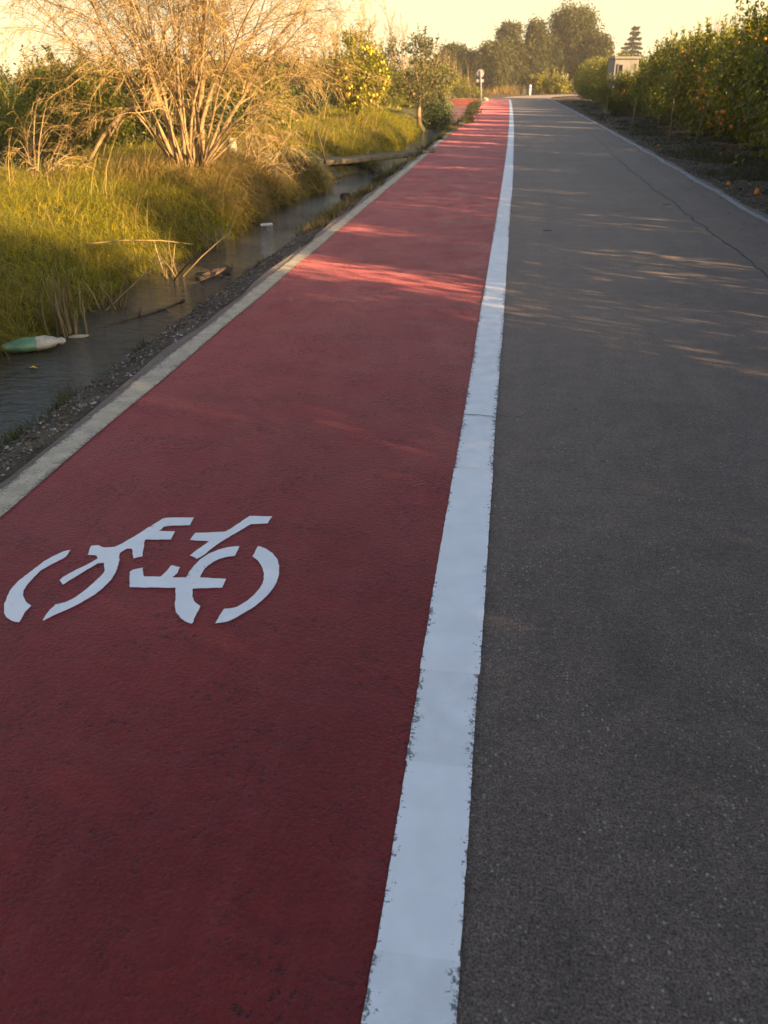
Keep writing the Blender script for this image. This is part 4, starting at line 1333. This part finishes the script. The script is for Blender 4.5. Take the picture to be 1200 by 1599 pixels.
# ------------------------------------------------------------------ things in and along the canal
# concrete slab laid obliquely across the water
A, Bp = Vector((-5.35, 16.2)), Vector((-2.05, 21.15))
dv = Bp - A
sl_ = empty('concrete_slab', ((A.x + Bp.x) / 2, (A.y + Bp.y) / 2, -0.06), math.atan2(dv.y, dv.x), label='narrow concrete slab laid across the canal like a footbridge', cat='slab')
q = MB(); q.box((0, 0, 0.06), (dv.length, 0.42, 0.10), 0, 0, 0.006, 0.02); q.build('deck', M['concrete'], sl_)
q = MB(); q.box((-dv.length / 2 + 0.45, 0, -0.14), (0.5, 0.5, 0.3), 0, 0, 0.012, 0.03); q.build('support', M['concrete'], sl_)
q = MB(); q.box((dv.length / 2 - 0.3, 0, -0.12), (0.5, 0.46, 0.26), 0, 0, 0.012, 0.03); q.build('support', M['concrete'], sl_)

# crumpled sack
sk = empty('plastic_sack', (-3.58, 5.62, WATER_Z + 0.03), R(33), label='crumpled white plastic sack with green print floating at the near bank', cat='plastic bag')
rg = random.Random(4)
sk.scale = (1.1, 1.1, 1.1)
rings, SEG = [], 14
prof = [(-0.20, 0.012), (-0.185, 0.04), (-0.13, 0.065), (-0.06, 0.078), (0.02, 0.08), (0.09, 0.074), (0.14, 0.055), (0.165, 0.03), (0.19, 0.04), (0.215, 0.012)]
for x, r_ in prof:
    rings.append([(x + rg.uniform(-.006, .006), r_ * (1 + rg.uniform(-.14, .14)) * math.cos(2 * math.pi * k / SEG), 0.03 + r_ * 0.62 * (1 + rg.uniform(-.14, .14)) * math.sin(2 * math.pi * k / SEG)) for k in range(SEG)])


def loft(rs, mat, name, parent):
    q = MB()
    vs_ = [p for r_ in rs for p in r_]
    fs_ = []
    for i in range(len(rs) - 1):
        for k in range(SEG):
            j = (k + 1) % SEG
            fs_.append((i * SEG + k, i * SEG + j, i * SEG + SEG + j, i * SEG + SEG + k))
    fs_.append(tuple(range(SEG))); fs_.append(tuple(range(len(vs_) - SEG, len(vs_))))
    q.add(vs_, fs_)
    return q.build(name, mat, parent, True)


loft(rings[:2], M['plastic'], 'bag_end', sk)
loft(rings[1:5], M['green_plastic'], 'green_print', sk)
loft(rings[4:], M['plastic'], 'bag_body', sk)
q = MB(); q.box((0, 0, 0), (0.17, 0.08, 0.035), 0, 0, 0.008, 0.01)
q.build('foam_piece', M['foam'], None, loc=(-3.44, 11.7, WATER_Z + 0.015), rz=0.25, label='white foam block floating near the far bank', cat='litter')
q = MB(); q.blob((0, 0, 0), (0.085, 0.03, 0.016), 2, 0.15)
q.build('husk', M['stone'], None, loc=(-3.43, 6.05, WATER_Z + 0.006), rz=0.5, label='pale leaf-shaped husk floating right of the plastic sack', cat='litter')
v, f = leaf_arrays(np.array([[0, 0, 0.0]]), np.array([[1.0, 0.3, 0]]), np.array([[0, 0, 1.0]]), np.array([0.07]), np.array([0.035]))
link('floating_leaf', np_mesh('floating_leaf', v, f, M['lemon']), None, (-3.40, 5.22, WATER_Z + 0.012), label='yellow leaf floating below the plastic sack', cat='leaf')

# branches in the water
q = MB()
q.tube([(-3.46, 6.3, -0.30), (-3.30, 6.5, -0.275), (-3.14, 6.85, -0.27), (-2.98, 7.25, -0.26)], [0.012, 0.018, 0.016, 0.012], 6)
q.tube([(-3.20, 6.70, -0.28), (-3.17, 6.72, -0.19)], [0.012, 0.008], 5)
q.tube([(-3.01, 7.2, -0.27), (-2.96, 7.22, -0.23)], [0.016, 0.012], 5)
q.build('floating_branch', M['bark'], None, True, label='dark branch lying across the water near the gravel edge', cat='branch')
q = MB(); q.tube([(-2.70, 9.6, -0.28), (-2.66, 9.9, -0.26), (-2.58, 10.3, -0.27)], [0.03, 0.035, 0.02], 7)
q.build('driftwood', M['bark'], None, True, label='short dark log at the gravel edge of the canal', cat='log')
q = MB(); q.tube([(-3.92, 7.35, 0.22), (-3.80, 7.9, 0.16), (-3.68, 8.5, 0.06), (-3.56, 9.1, -0.08)], [0.007, 0.008, 0.007, 0.004], 5)
q.build('fallen_cane', M['cane'], None, True, label='long thin dry cane lying slantwise down the grassy bank', cat='cane')
q = MB(); q.blob((0, 0, 0), (0.13, 0.26, 0.05), 3, 0.4); q.blob((0.04, 0.22, 0), (0.1, 0.16, 0.035), 3, 0.4); q.blob((-0.05, -0.2, 0), (0.07, 0.1, 0.03), 3, 0.4)
q.build('mud_lump', M['clay'], None, loc=(-3.10, 8.45, WATER_Z), label='dark mud lump standing out of the water', cat='mud')
for (x, y, r_, lb_) in [(-2.85, 14.8, 0.12, 'dark rock in the stream before the concrete slab'), (-3.05, 19.3, 0.16, 'rock under the far side of the concrete slab'), (-2.55, 16.6, 0.15, 'rock at the gravel edge before the slab')]:
    q = MB(); q.blob((0, 0, 0), (r_ * 1.2, r_, r_ * 0.7), 2, 0.2)
    q.build('rock', M['clay'], None, loc=(x, y, max(WATER_Z, gz(x, y)) + 0.02), rz=x * 7, label=lb_, cat='rock', group='rocks in the canal')


def reeds(x, y, n, h_, label, seed, lean=0.12):
    rg = random.Random(seed)
    q = MB()
    for k in range(n):
        a = rg.uniform(0, 6.28)
        bx, by = rg.gauss(0, 0.06), rg.gauss(0, 0.07)
        l_ = h_ * rg.uniform(0.4, 1.1)
        tx, ty = bx + rg.gauss(0, lean) * l_, by + rg.gauss(0, lean) * l_
        r_ = rg.uniform(0.004, 0.011)
        q.tube([(bx, by, -0.05), ((bx + tx) / 2 + rg.gauss(0, .012), (by + ty) / 2, l_ * 0.5), (tx, ty, l_)], [r_, r_ * 0.9, r_ * 0.35], 5, cap=False)
    q.build('dry_reed_clump', M['cane'], None, True, loc=(x, y, WATER_Z), label=label, cat='reeds', group='dry reeds at the water')


reeds(-3.58, 6.1, 34, 0.52, 'clump of dry reed stalks standing above the plastic sack', 1)
reeds(-3.6, 7.0, 16, 0.42, 'sparse splayed dry reeds beside the dark floating branch', 2, 0.6)
reeds(-3.58, 8.3, 12, 0.34, 'low broken reeds beyond the splayed dry reeds', 3, 0.8)
reeds(-3.56, 9.9, 14, 0.36, 'dry reeds at the far bank before the floating foam', 4, 0.7)
# pale stump
q = MB(); q.tube([(0, 0, -0.05), (0.01, 0, 0.2), (0.0, 0.01, 0.42)], [0.085, 0.08, 0.075], 9)
q.build('cut_stump', M['stone'], None, True, loc=(-4.75, 14.4, gz(-4.75, 14.4)), label='short pale post in the grass right of the bare tree', cat='post')
# dark leaning stick by the slab
q = MB(); q.tube([(0, 0, -0.2), (-0.12, 0.1, 0.25), (-0.28, 0.2, 0.75)], [0.022, 0.018, 0.008], 6); q.tube([(-0.12, 0.1, 0.25), (-0.02, 0.2, 0.6)], [0.012, 0.006], 5)
q.build('leaning_stick', M['bark'], None, True, loc=(-3.85, 17.9, 0.0), label='dark forked stick leaning at the concrete slab', cat='stick')
# crumbs on the asphalt
for i, (x, y, s, lb_) in enumerate([(0.45, 10.1, 0.05, 'thin pale twig on the asphalt beyond the sun streaks'), (2.2, 12.6, 0.06, 'pale twig beside the asphalt crack')]):
    q = MB(); q.tube([(-s, 0, 0.006), (0, 0.01, 0.008), (s, 0.03, 0.006)], 0.005, 5)
    q.build('twig', M['cane'], None, True, loc=(x, y, 0), label=lb_, cat='twig')

# ------------------------------------------------------------------ evening air
hz, t, _b = new_mat('evening_haze')
t.nodes.remove(_b)
pv = N(t, 'ShaderNodeVolumePrincipled')
pv.inputs['Color'].default_value = (1.0, 0.93, 0.82, 1)
pv.inputs['Density'].default_value = 0.0007
pv.inputs['Anisotropy'].default_value = 0.0
t.links.new(pv.outputs[0], t.nodes['Material Output'].inputs['Volume'])
q = MB(); q.box((0, 300, 4.6), (1300, 1300, 12.4))
q.build('haze', hz, kind='stuff', label='thin golden evening haze over the fields', cat='haze')
